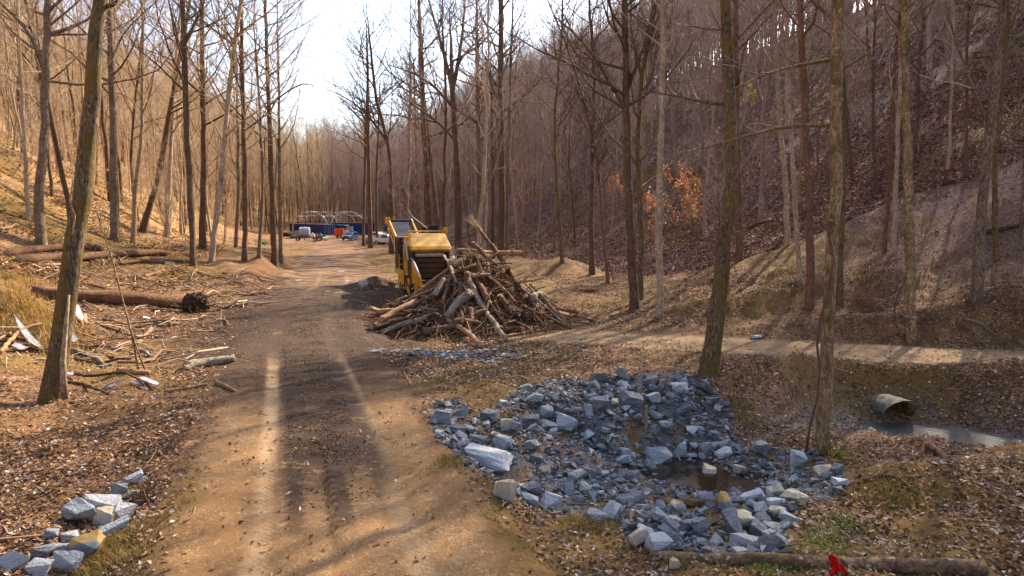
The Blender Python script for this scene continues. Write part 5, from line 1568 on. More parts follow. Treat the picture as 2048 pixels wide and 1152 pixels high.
# ------------------------------------------------------------------ the brush heap
r4 = np.random.default_rng(21)
def hp(a, b, up=0.0):
    p = G(a, b, lambda x, y: np.where(pile_h(x, y) > .02, H(x, y) + .55 * pile_h(x, y), -9))
    if p is None or depth_of(p) > 33.5: p = at(a, b, 31.5)
    return p + Vector((0, 0, up))
PL = [
 ('long pale crooked branch running down the front of the heap to the left', [(800, 610), (886, 639), (942, 668), (960, 697)], 9, 'log_pale'),
 ('lichen spotted branch leaning down the middle of the heap', [(934, 552), (949, 590), (973, 629), (1012, 684)], 10, 'log_lichen'),
 ('longest brown pole leaning from the top of the heap down its right side', [(983, 493), (1007, 529), (1032, 571), (1080, 627), (1098, 656)], 8, 'log_bark'),
 ('smooth grey log tilted in the lower middle of the heap', [(942, 592), (915, 612), (893, 641)], 15, 'log_grey'),
 ('thick log at the lower right end of the heap', [(1075, 600), (1100, 625), (1130, 654)], 15, 'log_bark'),
 ('thin split trunk stretching out to the right of the heap', [(1109, 630), (1150, 638), (1192, 646)], 8, 'log_pale'),
 ('bright broken log sticking out of the top right of the heap', [(985, 512), (1020, 511), (1046, 511)], 9, 'log_pale'),
 ('long tan pole lying level across the top of the heap', [(918, 504), (950, 505), (990, 509)], 6, 'log_pale'),
 ('thin stick crossing the lower front of the heap upward to the right', [(955, 664), (1005, 645), (1052, 628)], 5, 'log_bark'),
 ('weathered grey stub standing at the upper left of the heap', [(901, 532), (908, 518), (917, 502)], 10, 'log_grey'),
 ('bleached thin fork at the left shoulder of the heap', [(889, 516), (902, 540), (912, 568)], 5, 'log_grey'),
 ('grey board like log on the left flank of the heap', [(870, 596), (879, 580), (888, 562)], 10, 'log_grey'),
 ('straight brown pole rising across the upper face of the heap', [(914, 548), (950, 534), (988, 519)], 6, 'log_bark'),
 ('short pale split log in the middle of the heap', [(943, 559), (960, 555), (978, 554)], 8, 'wood'),
 ('dark log lying at the far left foot of the heap', [(742, 660), (790, 648), (840, 628)], 12, 'log_bark'),
 ('pale stick at the far left foot of the heap', [(740, 620), (762, 625), (786, 629)], 6, 'log_pale'),
 ('dark pole along the left foot of the heap behind the pale crooked branch', [(770, 650), (815, 625), (850, 600)], 7, 'log_bark'),
 ('short stump end log facing out at the right foot of the heap', [(1062, 605), (1080, 596), (1094, 606)], 16, 'log_grey'),
 ('thin pale branch fanning out at the front foot of the heap', [(1010, 676), (1050, 668), (1100, 660)], 4, 'log_pale'),
 ('broken thick log at the bottom centre of the heap', [(905, 660), (940, 645), (972, 630)], 18, 'log_bark'),
 ('dark slanting log in the right half of the heap', [(1000, 600), (1030, 640), (1050, 658)], 12, 'log_bark'),
 ('knotted dark log poking up left of the top pole', [(945, 492), (962, 505), (975, 522)], 8, 'log_bark'),
]
for i, (lb, pix, wd, m) in enumerate(PL):
    P = [hp(a, b) for a, b in pix]
    k = depth_of(P[1]) / FPX; r = wd * k * .5
    P = [p + Vector((0, 0, r * .6 + .05)) for p in P]; r *= 1.15
    o = log_obj('log' if wd > 8 else 'branch', lb, P, r * 1.1, r * .7, 'log_pale' if m == 'wood' else m, cat='log' if wd > 8 else 'branch', seed=50 + i, lump=.13)
# the splintered broom at the top
p0 = hp(985, 495); k = depth_of(p0) / FPX
e = empty('splintered_trunk', p0); tag(e, 'splintered broken trunk end fanning up at the top of the heap', 'log')
log_obj('log_trunk', None, [p0, p0 + Vector((-.45, .1, .6)), p0 + Vector((-.62, .15, .85))], .10, .08, 'log_bark', seed=90, parent=e)
n = 34; S0 = np.tile(np.array([-.55, .13, .75]), (n, 1)) + r4.normal(0, .06, (n, 3)); A3, R3_ = grow(S0, norm(np.array([-.55, 0, .75]) + r4.normal(0, .13, (n, 3))), .45 + .6 * r4.random(n), np.full(n, .018), 4, .02, .05, r4)
mesh_obj('splinters', np_mesh('splinters', *tubes(A3, R3_, 4), True, [M['wood_raw']]), e)
# the mass of ordinary logs and branches
GRP = ('weathered brown log tangled in the brush heap', 'logs in the brush heap')
GRB = ('thin broken branch tangled in the brush heap', 'branches in the brush heap')
for i in range(170):
    a = r4.random() * 6.28; q = r4.random() ** .6 * 1.05
    x = PILE[0] + math.cos(a) * q * 4.1; y = PILE[1] + math.sin(a) * q * 3.8
    if y > PILE[1] + 1.5 and r4.random() < .7: y = 2 * PILE[1] - y
    def top(x, y): return Hs(x, y) + .42 * float(pile_h(np.array([x]), np.array([y]))[0])
    L_ = .8 + 1.7 * r4.random() ** 1.3; hd = a + r4.normal(0, 1.25)
    x2, y2 = x + math.cos(hd) * L_ * .5, y + math.sin(hd) * L_ * .5; x1, y1 = x - math.cos(hd) * L_ * .5, y - math.sin(hd) * L_ * .5
    r = (.04 + .09 * r4.random() ** 2) if i < 80 else (.022 + .03 * r4.random())
    A_ = Vector((x1, y1, top(x1, y1) + r * .4 + .55 * r4.random() ** 2)); B_ = Vector((x2, y2, top(x2, y2) + r * .4))
    C_ = (A_ + B_) * .5 + Vector((r4.normal(0, .07), r4.normal(0, .07), .05 + .1 * r4.random())) * L_ * .5
    qx, qy, _ = project(np.array([list(A_), list(B_)]))
    if ((qx < 905) & (qy < 585)).any(): continue
    g_ = GRP if i < 80 else GRB
    log_obj('log' if i < 80 else 'branch', g_[0], [A_, C_, B_], r * 1.15, r * .75, ('log_bark', 'log_bark', 'log_grey', 'log_pale', 'log_bark', 'log_bark', 'bark_red')[r4.integers(0, 7)], g_[1], 'log' if i < 80 else 'branch', k=8, seed=200 + i, lump=.14)
# loose ends that stick out of the heap
for i in range(46):
    a = r4.random() * 6.28; q = r4.random() ** .8 * .9
    x = PILE[0] + math.cos(a) * q * 4.1; y = PILE[1] - abs(math.sin(a) * q * 3.8)
    b_ = Vector((x, y, top(x, y) - .1)); L_ = .5 + 1.1 * r4.random()
    d_ = Vector((math.cos(a) * .7 + r4.normal(0, .5), -.3 + r4.normal(0, .5), .15 + .75 * r4.random())).normalized()
    e_ = b_ + d_ * L_; qx, qy, _ = project(np.array(list(e_)))
    if qx < 905 and qy < 590: continue
    r = .016 + .04 * r4.random() ** 2
    log_obj('branch', GRB[0], [b_, b_ + d_ * L_ * .5 + Vector((0, 0, .05)), e_], r * 1.2, r * .6, ('log_bark', 'log_bark', 'log_grey', 'log_pale')[r4.integers(0, 4)], GRB[1], 'branch', k=6, seed=600 + i, lump=.12)
# root balls and stumps at the foot
def stump(label, px, sz, seed):
    r = np.random.default_rng(seed); p = hp(*px)
    e = empty('uprooted_stump', p); tag(e, label, 'stump')
    bm = bmesh.new(); bmesh.ops.create_icosphere(bm, subdivisions=3, radius=1)
    for vtx in bm.verts:
        q = vtx.co; k_ = 1 + .5 * float(fbm(np.array([q.x * 1.7 + seed]), np.array([q.y * 1.7 + q.z * 2.3]), seed, 3)[0]) + r.normal(0, .06)
        vtx.co = Vector((q.x, q.y * .7, q.z * .7)) * k_ * sz
    me = bpy.data.meshes.new('root_ball'); bm.to_mesh(me); bm.free(); me.materials.append(M['root_dirt'])
    mesh_obj('root_ball', me, e, (0, 0, sz * .35))
    n = 46; D = norm(r.normal(0, 1, (n, 3)) * [1, 1, .7] + [0, -.4, .1]); A3, R3_ = grow(D * sz * .6 + [0, 0, sz * .35], D, sz * (.6 + 1.0 * r.random(n)), .012 + .035 * r.random(n), 5, -.12, .25, r)
    mesh_obj('roots', np_mesh('roots', *tubes(A3, R3_, 5), True, [M['log_bark']]), e)
stump('shaggy root ball at the front left foot of the heap', (870, 655), .5, 1)
stump('root mass with hanging roots left of the pale crooked branch', (825, 640), .42, 2)
stump('root plate in the shade at the front right of the heap', (1040, 640), .40, 3)
stump('pale curled root tangle at the front of the heap', (880, 668), .26, 4)
stump('earthy stump behind the left logs of the heap', (795, 622), .36, 5)
# the fine tangle: one object
n = 5200
a = r4.random(n) * 6.28; q = np.sqrt(r4.random(n)) * 1.02
xs = PILE[0] + np.cos(a) * q * 4.1; ys = PILE[1] + np.sin(a) * q * 3.8
L_ = .3 + 1.5 * r4.random(n) ** 2; hd = a + r4.normal(0, 1.5, n)
x2, y2 = xs + np.cos(hd) * L_, ys + np.sin(hd) * L_
tp = lambda x, y: H(x, y) + (.06 + .36 * r4.random(len(x))) * pile_h(x, y)
A = np.stack([xs, ys, tp(xs, ys) + .12 * r4.random(n) + .10 * L_], -1); Bv = np.stack([x2, y2, np.maximum(tp(x2, y2), H(x2, y2)) + .04], -1)
sticks('brush_tangle', 'dense tangle of thin broken sticks and roots through the heap', A, Bv, .007 + .026 * r4.random(n) ** 2, palette(n, [(116, 78, 52), (88, 58, 38), (146, 104, 70), (168, 130, 94), (66, 44, 30)], r4), 'stick_litter', 'brush')

# ------------------------------------------------------------------ culvert and flag
p = gp(1776, 808); e = empty('culvert_pipe', p, rad(-38)); e.scale = (.78, .8, .76); e.rotation_euler = (rad(-6), rad(8), rad(-6)); tag(e, 'rusty crushed corrugated culvert mouth under the side track', 'culvert')
bm = bmesh.new(); n1, n2 = 30, 30; rows = []
for i in range(n1 + 1):
    yy = -1.35 + 3.0 * i / n1; row = []
    for j in range(n2 + 1):
        an = math.pi * (-.12 + 1.24 * j / n2); rr_ = (.62 + .03 * math.sin(i / n1 * 3.0 / .12 * 6.28 / 2.2)) 
        cut = max(0, (-.02 - yy)) * .0
        row.append(bm.verts.new((math.cos(an) * rr_ * 1.08, yy - .45 * math.sin(an) * (i < 12) * (12 - i) / 12 + .35 + .35 * math.cos(an) * (12 - min(i, 12)) / 12, math.sin(an) * rr_ * .74 - .12 - .03 * yy)))
    rows.append(row)
for i in range(n1):
    for j in range(n2): bm.faces.new((rows[i][j], rows[i + 1][j], rows[i + 1][j + 1], rows[i][j + 1]))
bmesh.ops.solidify(bm, geom=list(bm.faces), thickness=.02); bmesh.ops.recalc_face_normals(bm, faces=bm.faces)
me = bpy.data.meshes.new('pipe'); bm.to_mesh(me); bm.free(); me.materials.append(M['culvert_steel'])
for pl in me.polygons: pl.use_smooth = True
mesh_obj('pipe', me, e)
p = gp(1672, 1150); e = empty('marker_flag', p); tag(e, 'red cloth marker flag drooping over the bottom log', 'flag')
dp = depth_of(p); mb = MB(); mb.tube([Vector((.08, 0, -.05)), Vector((.02, 0, .2)), Vector((-.05, 0, .36))], .006, 6); mb.build('stake', M['log_pale'], e)
bm = bmesh.new(); rows = []
fl = [(1655, 1110, 1668, 1110), (1659, 1120, 1676, 1119), (1664, 1131, 1684, 1127), (1663, 1141, 1690, 1138), (1655, 1147, 1694, 1148), (1662, 1156, 1700, 1158)]
for a0, b0_, a1, b1 in fl:
    q0 = at(a0, b0_, dp) - p; q1 = at(a1, b1, dp) - p
    rows.append([bm.verts.new(q0.lerp(q1, s) + Vector((0, .03 * math.sin(s * 7 + b0_), 0))) for s in (0, .25, .5, .75, 1)])
for i in range(len(rows) - 1):
    for j in range(4): bm.faces.new((rows[i][j], rows[i + 1][j], rows[i + 1][j + 1], rows[i][j + 1]))
bmesh.ops.solidify(bm, geom=list(bm.faces), thickness=.008); bmesh.ops.recalc_face_normals(bm, faces=bm.faces)
me = bpy.data.meshes.new('cloth'); bm.to_mesh(me); bm.free(); me.materials.append(M['red_cloth'])
mesh_obj('cloth', me, e)

# ------------------------------------------------------------------ the yellow wood grinder
gpos = at(862, 600, 37.0); gpos.z = Hs(gpos.x, gpos.y) - .02
e = empty('wood_grinder', gpos, rad(15)); tag(e, 'yellow wheeled wood grinder with a raised grey conveyor behind the brush heap', 'grinder')
Yp, Yl, BK, DK = M['yellow_paint'], M['yellow_pale'], M['black_metal'], M['dark_brown_panel']
# hood over the mill, bevelled lip
mb = MB(); mb.hexa([(-1.10, -.15, 2.95), (1.10, -.15, 2.95), (1.10, 2.1, 2.95), (-1.10, 2.1, 2.95), (-.92, .75, 3.62), (.92, .75, 3.62), (.92, 2.1, 3.62), (-.92, 2.1, 3.62)])
hood = mb.build('hood', Yl, e, bevel=.03)
mb = MB(); mb.prism([(-.15, 2.95), (-.30, 2.80), (-.12, 2.66), (.3, 2.66), (.3, 2.95)], -1.0, 1.0); mb.plate([(-1.0, -.30, 2.80), (-1.12, -.1, 2.95), (-1.1, .4, 2.9), (-1.0, .3, 2.66)], .05); mb.plate([(1.0, -.30, 2.80), (1.12, -.1, 2.95), (1.1, .4, 2.9), (1.0, .3, 2.66)], .05)
mb.build('lip', Yp, hood, bevel=.015)
mb = MB(); mb.tube([(-1.0, 1.7, 3.74), (1.05, 1.7, 3.74)], .045, 8); mb.box(-1.0, -.9, 1.65, 1.75, 3.6, 3.76); mb.box(.85, .95, 1.65, 1.75, 3.6, 3.76); mb.box(1.02, 1.16, 1.4, 2.0, 3.5, 3.95)
mb.build('hood_rail', Yp, hood, bevel=.01)
# mouth: roller, brown apron, dark cheeks
mb = MB(); mb.tube([(-.8, .25, 2.5), (.8, .25, 2.5)], .14, 14); mb.build('feed_roller', M['pale_steel'], e, smooth=False)
mb = MB()
for i in range(4): mb.box(-.85, .85, .32 + .015 * i, .42 + .015 * i, 2.30 - .28 * i - .24, 2.30 - .28 * i)
mb.build('feed_apron', M['brown_steel'], e, bevel=.01)
mb = MB(); mb.box(-1.05, -.86, 0, 1.9, 1.2, 2.9); mb.box(.86, 1.05, 0, 1.9, 1.2, 2.9); mb.box(-.85, .85, .6, 1.9, 1.1, 2.9); mb.build('mill_housing', BK, e, bevel=.02)
# infeed trough reaching toward the heap
mb = MB(); mb.plate([(-.98, .25, 2.32), (-.98, .25, 1.0), (-.82, -2.5, 1.0), (-.86, -2.5, 1.45), (-.98, -.9, 2.12)], .07)
for yy in (-2.0, -1.3, -.6, 0): mb.box(-1.04, -.98 + .0, yy - .04, yy + .04, 1.02, 1.5)
side = mb.build('infeed_side', Yp, e, bevel=.01)
mb = MB(); mb.tube([(-1.0, .25, 2.36), (-1.0, -.9, 2.16), (-.88, -2.5, 1.49)], .05, 8); mb.build('edge_rail', M['pale_steel'], side, smooth=True)
mb = MB(); mb.plate([(.98, .25, 2.32), (.98, .25, 1.0), (.9, -2.5, 1.0), (.9, -2.5, 1.45), (.98, -.9, 2.12)], .07); mb.build('infeed_side', Yp, e, bevel=.01)
mb = MB(); mb.box(-.85, .85, -2.5, .3, .92, 1.02); mb.build('infeed_floor', M['brown_steel'], e)
# chassis
mb = MB(); mb.box(-.95, -.72, -1.6, 8.2, .78, 1.08); mb.box(.72, .95, -1.6, 8.2, .78, 1.08)
for yy in (-1.4, 1.2, 3.8, 6.2, 8.0): mb.box(-.72, .72, yy - .09, yy + .09, .82, 1.02)
mb.build('chassis', Yp, e, bevel=.015)
for sx in (-1, 1):
    mb = MB(); mb.box(sx * .9 - .10, sx * .9 + .10, -1.1, -.9, .05, 1.1); mb.box(sx * .9 - .2, sx * .9 + .2, -1.2, -.8, .0, .06); mb.build('support_leg', Yp, e, bevel=.01)
# body panels on the left side, as seen
mb = MB(); mb.box(-1.15, -.25, 1.7, 2.5, 1.55, 3.45); mb.prism([(1.2, 1.3), (1.7, 1.3), (1.7, 2.2), (1.5, 2.2)], -1.2, -1.05); mb.build('side_cabinet', Yp, e, bevel=.03)
mb = MB(); mb.tube([(-1.24, 1.66, 1.7), (-1.24, 1.66, 3.0), (-1.14, 1.66, 3.12), (-.8, 1.66, 3.12)], .03, 8); mb.build('grab_rail', Yl, e, smooth=True)
mb = MB(); mb.box(-1.25, .2, 4.3, 6.9, 1.35, 3.35); eng = mb.build('engine_housing', DK, e, bevel=.04)
mb = MB()
for i in range(7): mb.box(-1.28, -1.24, 4.6 + .3 * i, 4.78 + .3 * i, 1.6, 3.1)
mb.build('louvres', BK, eng)
mb = MB(); mb.box(-1.1, .9, 2.5, 4.3, 1.2, 3.2); mb.box(-.9, -.3, 2.9, 3.7, 3.2, 3.5); mb.build('mill_drive', BK, e, bevel=.03)
mb = MB(); mb.tube([(.35, 5.2, 3.3), (.35, 5.2, 3.95)], .12, 12); mb.box(.62, 1.22, 5.0, 5.5, 3.55, 4.05); mb.tube([(.92, 5.2, 3.2), (.92, 5.2, 3.6)], .06, 8); mb.build('air_intake', BK, e, bevel=.02)
mb = MB(); mb.box(-1.3, -.2, 3.0, 7.0, 1.08, 1.34); mb.box(-1.32, -1.2, 1.9, 4.4, .75, 1.5); mb.build('fuel_tank', Yp, e, bevel=.03)
# hydraulics, hoses, seams and plates
for sx in (-1, 1):
    mb = MB(); mb.tube([(sx * 1.14, .5, 2.2), (sx * 1.14, 1.25, 2.95)], .055, 10); mb.tube([(sx * 1.14, 1.25, 2.95), (sx * 1.14, 1.6, 3.3)], .03, 8); mb.build('hydraulic_cylinder', M['pale_steel'], e, smooth=True)
mb = MB()
for i in range(4): mb.tube([(-1.17, 2.55 + .1 * i, 1.9), (-1.36 - .03 * i, 2.45 + .12 * i, 2.3 + .1 * i), (-1.3, 2.5 + .1 * i, 2.9), (-1.0, 2.5 + .12 * i, 3.3)], .025, 6)
for i in range(3): mb.tube([(-1.02, -.6 - .2 * i, 1.0), (-1.16, -.2, .85 - .1 * i), (-1.18, .9, .9), (-1.1, 1.7, 1.3 + .1 * i)], .025, 6)
mb.build('hoses', BK, e, smooth=True)
mb = MB(); mb.box(-1.168, -1.15, 1.8, 2.4, 2.35, 2.37); mb.box(-1.168, -1.15, 1.8, 2.4, 1.85, 1.87); mb.box(-1.175, -1.15, 2.3, 2.36, 2.5, 2.7); mb.box(-.9, .9, 1.3, 1.32, 3.621, 3.63); mb.build('panel_seams', BK, e)
mb = MB(); mb.box(-1.166, -1.15, 1.85, 2.2, 3.0, 3.2); mb.build('warning_plate', M['white_paint'], e)
# ladder and steps
mb = MB()
for xx in (-1.46, -1.12): mb.tube([(xx, 2.0, .45), (xx, 2.15, 1.5), (xx, 2.3, 2.45)], .028, 8)
for i in range(6): mb.tube([(-1.46, 2.02 + .05 * i, .55 + .33 * i), (-1.12, 2.02 + .05 * i, .55 + .33 * i)], .02, 6)
mb.build('ladder', Yp, e)
for i in range(3):
    mb = MB(); mb.box(-1.12, -.6, .55 + .22 * i, .8 + .22 * i, .42 + .3 * i, .47 + .3 * i); mb.build('step', M['brown_steel'], e, bevel=.008)
mb = MB(); mb.box(-1.14, -1.06, .5, 1.4, .35, 1.2); mb.box(-.62, -.54, .5, 1.4, .35, 1.2); mb.build('step_frame', Yp, e)


def wheel(parent, loc, r, w, rim='white_rim', axis_x=True, name='wheel'):
    we = MB(); rings = [(-w / 2, r * .82), (-w / 2 * .9, r * .95), (-w * .25, r), (w * .25, r), (w / 2 * .9, r * .95), (w / 2, r * .82), (w / 2 * .9, r * .6), (-w / 2 * .9, r * .6)]
    K = 24; bm = we.bm; vs = [[bm.verts.new((a, math.cos(2 * math.pi * j / K) * q, math.sin(2 * math.pi * j / K) * q)) for j in range(K)] for a, q in rings]
    for i in range(len(rings)):
        for j in range(K): bm.faces.new((vs[i][j], vs[i][(j + 1) % K], vs[(i + 1) % len(rings)][(j + 1) % K], vs[(i + 1) % len(rings)][j]))
    h = empty(name, loc); h.parent = parent
    we.build('tyre', M['tyre_rubber'], h, smooth=True)
    mb = MB(); mb.tube([(-w * .36, 0, 0), (w * .36, 0, 0)], r * .6, 20); mb.tube([(-w * .46, 0, 0), (w * .46, 0, 0)], r * .22, 12)
    mb.build('rim', M[rim], h, bevel=.01)
    return h


for yy in (2.9, 4.2, 5.5):
    for xx in (-1.0, 1.0): wheel(e, (xx, yy, .50), .50, .34)
mb = MB(); 
for yy in (2.9, 4.2, 5.5): mb.tube([(-.9, yy, .5), (.9, yy, .5)], .07, 8)
mb.build('axles', BK, e)
# discharge conveyor
c0, c1 = Vector((-.25, 7.0, 2.75)), Vector((-.25, 13.2, 4.25))
mb = MB(); mb.plate([c0 + Vector((-.62, 0, 0)), c0 + Vector((.62, 0, 0)), c1 + Vector((.72, 0, 0)), c1 + Vector((-.72, 0, 0))], .04); belt = mb.build('conveyor_belt', M['grey_belt'], e)
mb = MB()
for i in range(0): pass
for tq in (.32,): 
    q = c0.lerp(c1, tq); mb.box(-.9, .4, q.y - .03, q.y + .03, q.z + .03, q.z + .06)
mb.build('belt_lacing', M['pale_steel'], belt)
for sx in (-1, 1):
    mb = MB(); a0 = c0 + Vector((sx * .70, 0, 0)); a1 = c1 + Vector((sx * .82, 0, 0))
    mb.plate([a0 + Vector((0, 0, -.22)), a1 + Vector((0, 0, -.22)), a1 + Vector((0, .1, .22)), a0 + Vector((0, 0, .16))], .08); rail = mb.build('conveyor_side', Yl, e, bevel=.01)
    mb = MB(); mb.tube([a0 + Vector((sx * .06, 0, -.7)), a1 + Vector((sx * .06, 0, -.5))], .045, 8)
    for i in range(6):
        q = a0.lerp(a1, i / 5); mb.tube([q + Vector((sx * .06, 0, -.62)), q + Vector((sx * .06, 0, -.1))], .025, 6)
    mb.build('truss', Yl, rail)
mb = MB(); mb.tube([(.6, 13.0, 4.6), (2.0, 7.6, 3.0)], .03, 6); mb.tube([(.6, 13.0, 4.6), (.3, 13.1, 5.1)], .03, 6); mb.build('conveyor_stay', M['pale_steel'], e)
mb = MB(); mb.tube([(-1.05, 13.2, 4.25), (.55, 13.2, 4.25)], .16, 12); mb.build('head_roller', BK, e, smooth=False)
mb = MB(); mb.box(-1.35, -1.02, 12.7, 13.3, 4.1, 4.55); mb.build('head_motor', Yp, e, bevel=.03)


# ------------------------------------------------------------------ far yard
def ground_at(px, dep, py=480):
    p = at(px, py, dep); p.z = Hs(p.x, p.y); return p


def text_part(txt, size, m, parent, loc, rot):
    c = bpy.data.curves.new('lettering', 'FONT'); c.body = txt; c.size = size; c.extrude = .01; c.align_x = 'CENTER'; c.align_y = 'CENTER'
    c.materials.append(m); o = bpy.data.objects.new('lettering_source', c); link(o); bpy.context.view_layer.update()
    me = bpy.data.meshes.new_from_object(o.evaluated_get(bpy.context.evaluated_depsgraph_get())); bpy.data.objects.remove(o)
    if not me.materials: me.materials.append(m)
    o = mesh_obj('lettering', me, parent); o.location = loc; o.rotation_euler = rot
    return o


def container(label, pa, pb, h, z0, m, zup=0.0):
    """long side from pa to pb facing the camera"""
    d = (pb - pa); d.z = 0; L_ = d.length; rz = math.atan2(d.y, d.x)
    e = empty('shipping_container', (pa.x, pa.y, z0), rz); tag(e, label, 'container')
    W_ = 2.44
    mb = MB(); n = int(L_ / .28); prof = []
    for i in range(n):                                              # corrugated long walls
        x0 = .12 + (L_ - .24) * i / n; s = (L_ - .24) / n
        prof += [(x0, .0), (x0 + s * .3, .0), (x0 + s * .5, .06), (x0 + s * .8, .06)]
    prof.append((L_ - .12, 0.0))
    back = [(x_, W_ - y_) for x_, y_ in prof[::-1]]
    mb.prism([(x_, y_ + .03) for x_, y_ in prof] + [(x_, y_ - .03) for x_, y_ in back], .14, h - .12, 'z')
    body = mb.build('walls', M[m], e)
    mb = MB()
    for xx in (0, L_ - .13):
        for yy in (0, W_ - .13): mb.box(xx, xx + .13, yy, yy + .13, 0, h)
    for yy in (0, W_ - .1):
        mb.box(.13, L_ - .13, yy, yy + .1, .0, .14); mb.box(.13, L_ - .13, yy, yy + .1, h - .12, h)
    mb.build('frame', M[m], e)
    mb = MB(); mb.box(.1, L_ - .1, .1, W_ - .1, h - .06, h + .03); mb.build('roof', M['silver_pipe'], e)
    return e, L_


pA, pB = ground_at(580, 205), ground_at(654, 181)
e1, L1 = container('long dark blue shipping container behind the grey tank trailer', pA, pB, 2.75, min(pA.z, pB.z) + .1, 'blue_container')
for i, xx in enumerate((.2, 1.35)):                                  # doors face right front on the short end
    mb = MB(); mb.box(L1 + .01, L1 + .06, .1 + 1.15 * i, 1.2 + 1.15 * i, .15, 2.55); d = mb.build('door', M['blue_bright'], e1, bevel=.01)
    mb = MB()
    for yy in (.35, .85): mb.tube([(L1 + .10, .1 + 1.15 * i + yy, .2), (L1 + .10, .1 + 1.15 * i + yy, 2.5)], .03, 6)
    mb.build('lock_bars', M['pale_steel'], d)
mb = MB(); mb.box(L1 - 2.0, L1 - .15, -.03, .025, .3, 2.45); mb.build('door_panel', M['blue_bright'], e1, bevel=.01)
pA, pB = ground_at(657, 190), ground_at(738, 184)
e2, L2 = container('tall navy shipping container with a white lettered panel behind the parked car', pA, pB, 3.0, min(pA.z, pB.z) + .25, 'blue_container')
mb = MB(); xs0 = (701 - 657) / (738 - 657) * L2; mb.box(xs0 - 1.2, xs0 + 1.2, -.035, .02, .85, 1.95); pn = mb.build('logo_panel', M['white_paint'], e2)
text_part('CGM', 1.15, M['black_metal'], pn, (xs0, -.05, 1.4), (rad(90), 0, 0))

# hoop frames standing behind the containers
for lb, pxs, dps in (('left bare white hoop frame of a shelter above the blue containers', [(620, 187), (640, 199), (655, 211)], 1), ('right bare white hoop frame of a shelter above the navy container', [(695, 188), (676, 200), (703, 212), (660, 224)], 1)):
    p0 = ground_at(pxs[0][0], pxs[0][1]); e = empty('hoop_shelter_frame', p0); tag(e, lb, 'shelter frame')
    hoops = []
    for a, dd in pxs:
        q = at(a, 423.5, dd) - p0; w_ = 36 * dd / FPX * (1.0)
        pts = [q + Vector((math.cos(t) * w_ * .98 * (1 if abs(math.cos(t)) < .99 else 1), 0, (math.sin(t) - 1) * 4.2)) for t in np.linspace(0, math.pi, 19)]
        pts = [Vector((pts[0].x, pts[0].y, 0))] + pts + [Vector((pts[-1].x, pts[-1].y, 0))]
        mb = MB(); mb.tube(pts, .065, 8); mb.build('hoop', M['silver_pipe'], e, smooth=True); hoops.append((q, w_))
    mb = MB()
    for t in (.5 * math.pi, .25 * math.pi, .75 * math.pi):
        mb.tube([q + Vector((math.cos(t) * w_ * .98, 0, (math.sin(t) - 1) * 4.2)) for q, w_ in hoops], .06, 6)
    mb.build('purlins', M['silver_pipe'], e)

# parked car facing the camera
def car(name, label, px, dep, rz, m, pickup=False, cat='car'):
    p = ground_at(px, dep); e = empty(name, p, rz); tag(e, label, cat)
    mb = MB()
    if not pickup: prof = [(-2.2, .35), (-2.25, .7), (-2.1, .95), (-1.0, 1.08), (-.25, 1.62), (1.6, 1.66), (2.15, 1.1), (2.25, .7), (2.2, .35)]
    else: prof = [(-2.7, .5), (-2.75, .9), (-2.6, 1.12), (-1.3, 1.2), (-.7, 1.85), (.7, 1.88), (.95, 1.25), (2.7, 1.25), (2.75, .6), (2.7, .5)]
    mb.prism(prof, -.9, .9); body = mb.build('body', M[m], e, bevel=.09)
    for f in body.data.polygons: f.use_smooth = False
    w0 = (-1.02, -.22) if not pickup else (-1.28, -.72); zt = (1.06, 1.58) if not pickup else (1.22, 1.8)
    mb = MB(); mb.plate([(-.78, w0[0] - .06, zt[0] + .02), (.78, w0[0] - .06, zt[0] + .02), (.66, w0[1] - .06, zt[1]), (-.66, w0[1] - .06, zt[1])], .05); mb.build('windscreen', M['glass_dark'], e)
    for sx in (-1, 1):
        mb = MB(); y0, y1 = ((-.75, 1.75) if not pickup else (-1.0, .7))
        mb.plate([(sx * .91, y0, zt[0] + .05), (sx * .91, y1, zt[0] + .05), (sx * .90, y1 - .3, zt[1] - .03), (sx * .90, y0 + .55, zt[1] - .03)], .03); mb.build('side_window', M['glass_dark'], e)
        mb = MB(); f0 = -2.24 if not pickup else -2.74
        mb.box(sx * .72 - .18, sx * .72 + .18, f0 - .03, f0 + .12, .72 + .2 * pickup, .88 + .2 * pickup); mb.build('headlight', M['white_paint'], e, bevel=.02)
        mb = MB(); mb.box(sx * .92, sx * 1.08, w0[0] + .25, w0[0] + .4, zt[0] + .02, zt[0] + .2); mb.build('mirror', M[m], e, bevel=.02)
    f0 = -2.25 if not pickup else -2.75; zz0 = .2 * pickup
    mb = MB(); mb.box(-.5, .5, f0 - .03, f0 + .1, .62 + zz0, .86 + zz0); mb.box(-.86, .86, f0 - .05, f0 + .1, .3 + zz0, .55 + zz0); mb.build('grille', M['black_metal'], e, bevel=.02)
    r = .36 + .04 * pickup
    for yy in ((-1.4, 1.4) if not pickup else (-1.75, 1.75)):
        for sx in (-.82, .82): wheel(e, (sx, yy, r), r, .24, 'pale_steel')
    if pickup:
        mb = MB(); mb.box(-.8, .8, 1.0, 2.66, 1.2, 1.27); mb.build('bed', M['black_metal'], e)
    return e


car('parked_car', 'light blue car facing the camera in front of the navy container', 700, 139, rad(-8), 'car_blue')
car('pickup_truck', 'white pickup truck half hidden by the roadside trees', 757, 122, rad(62), 'white_paint', True, 'pickup')
car('pickup_truck', 'white pickup truck seen between the trunks beside the conveyor', 775, 118, rad(60), 'white_paint', True, 'pickup')
car('pickup_truck', 'red pickup truck mostly hidden behind the grinder conveyor', 830, 108, rad(70), 'red_paint', True, 'pickup')

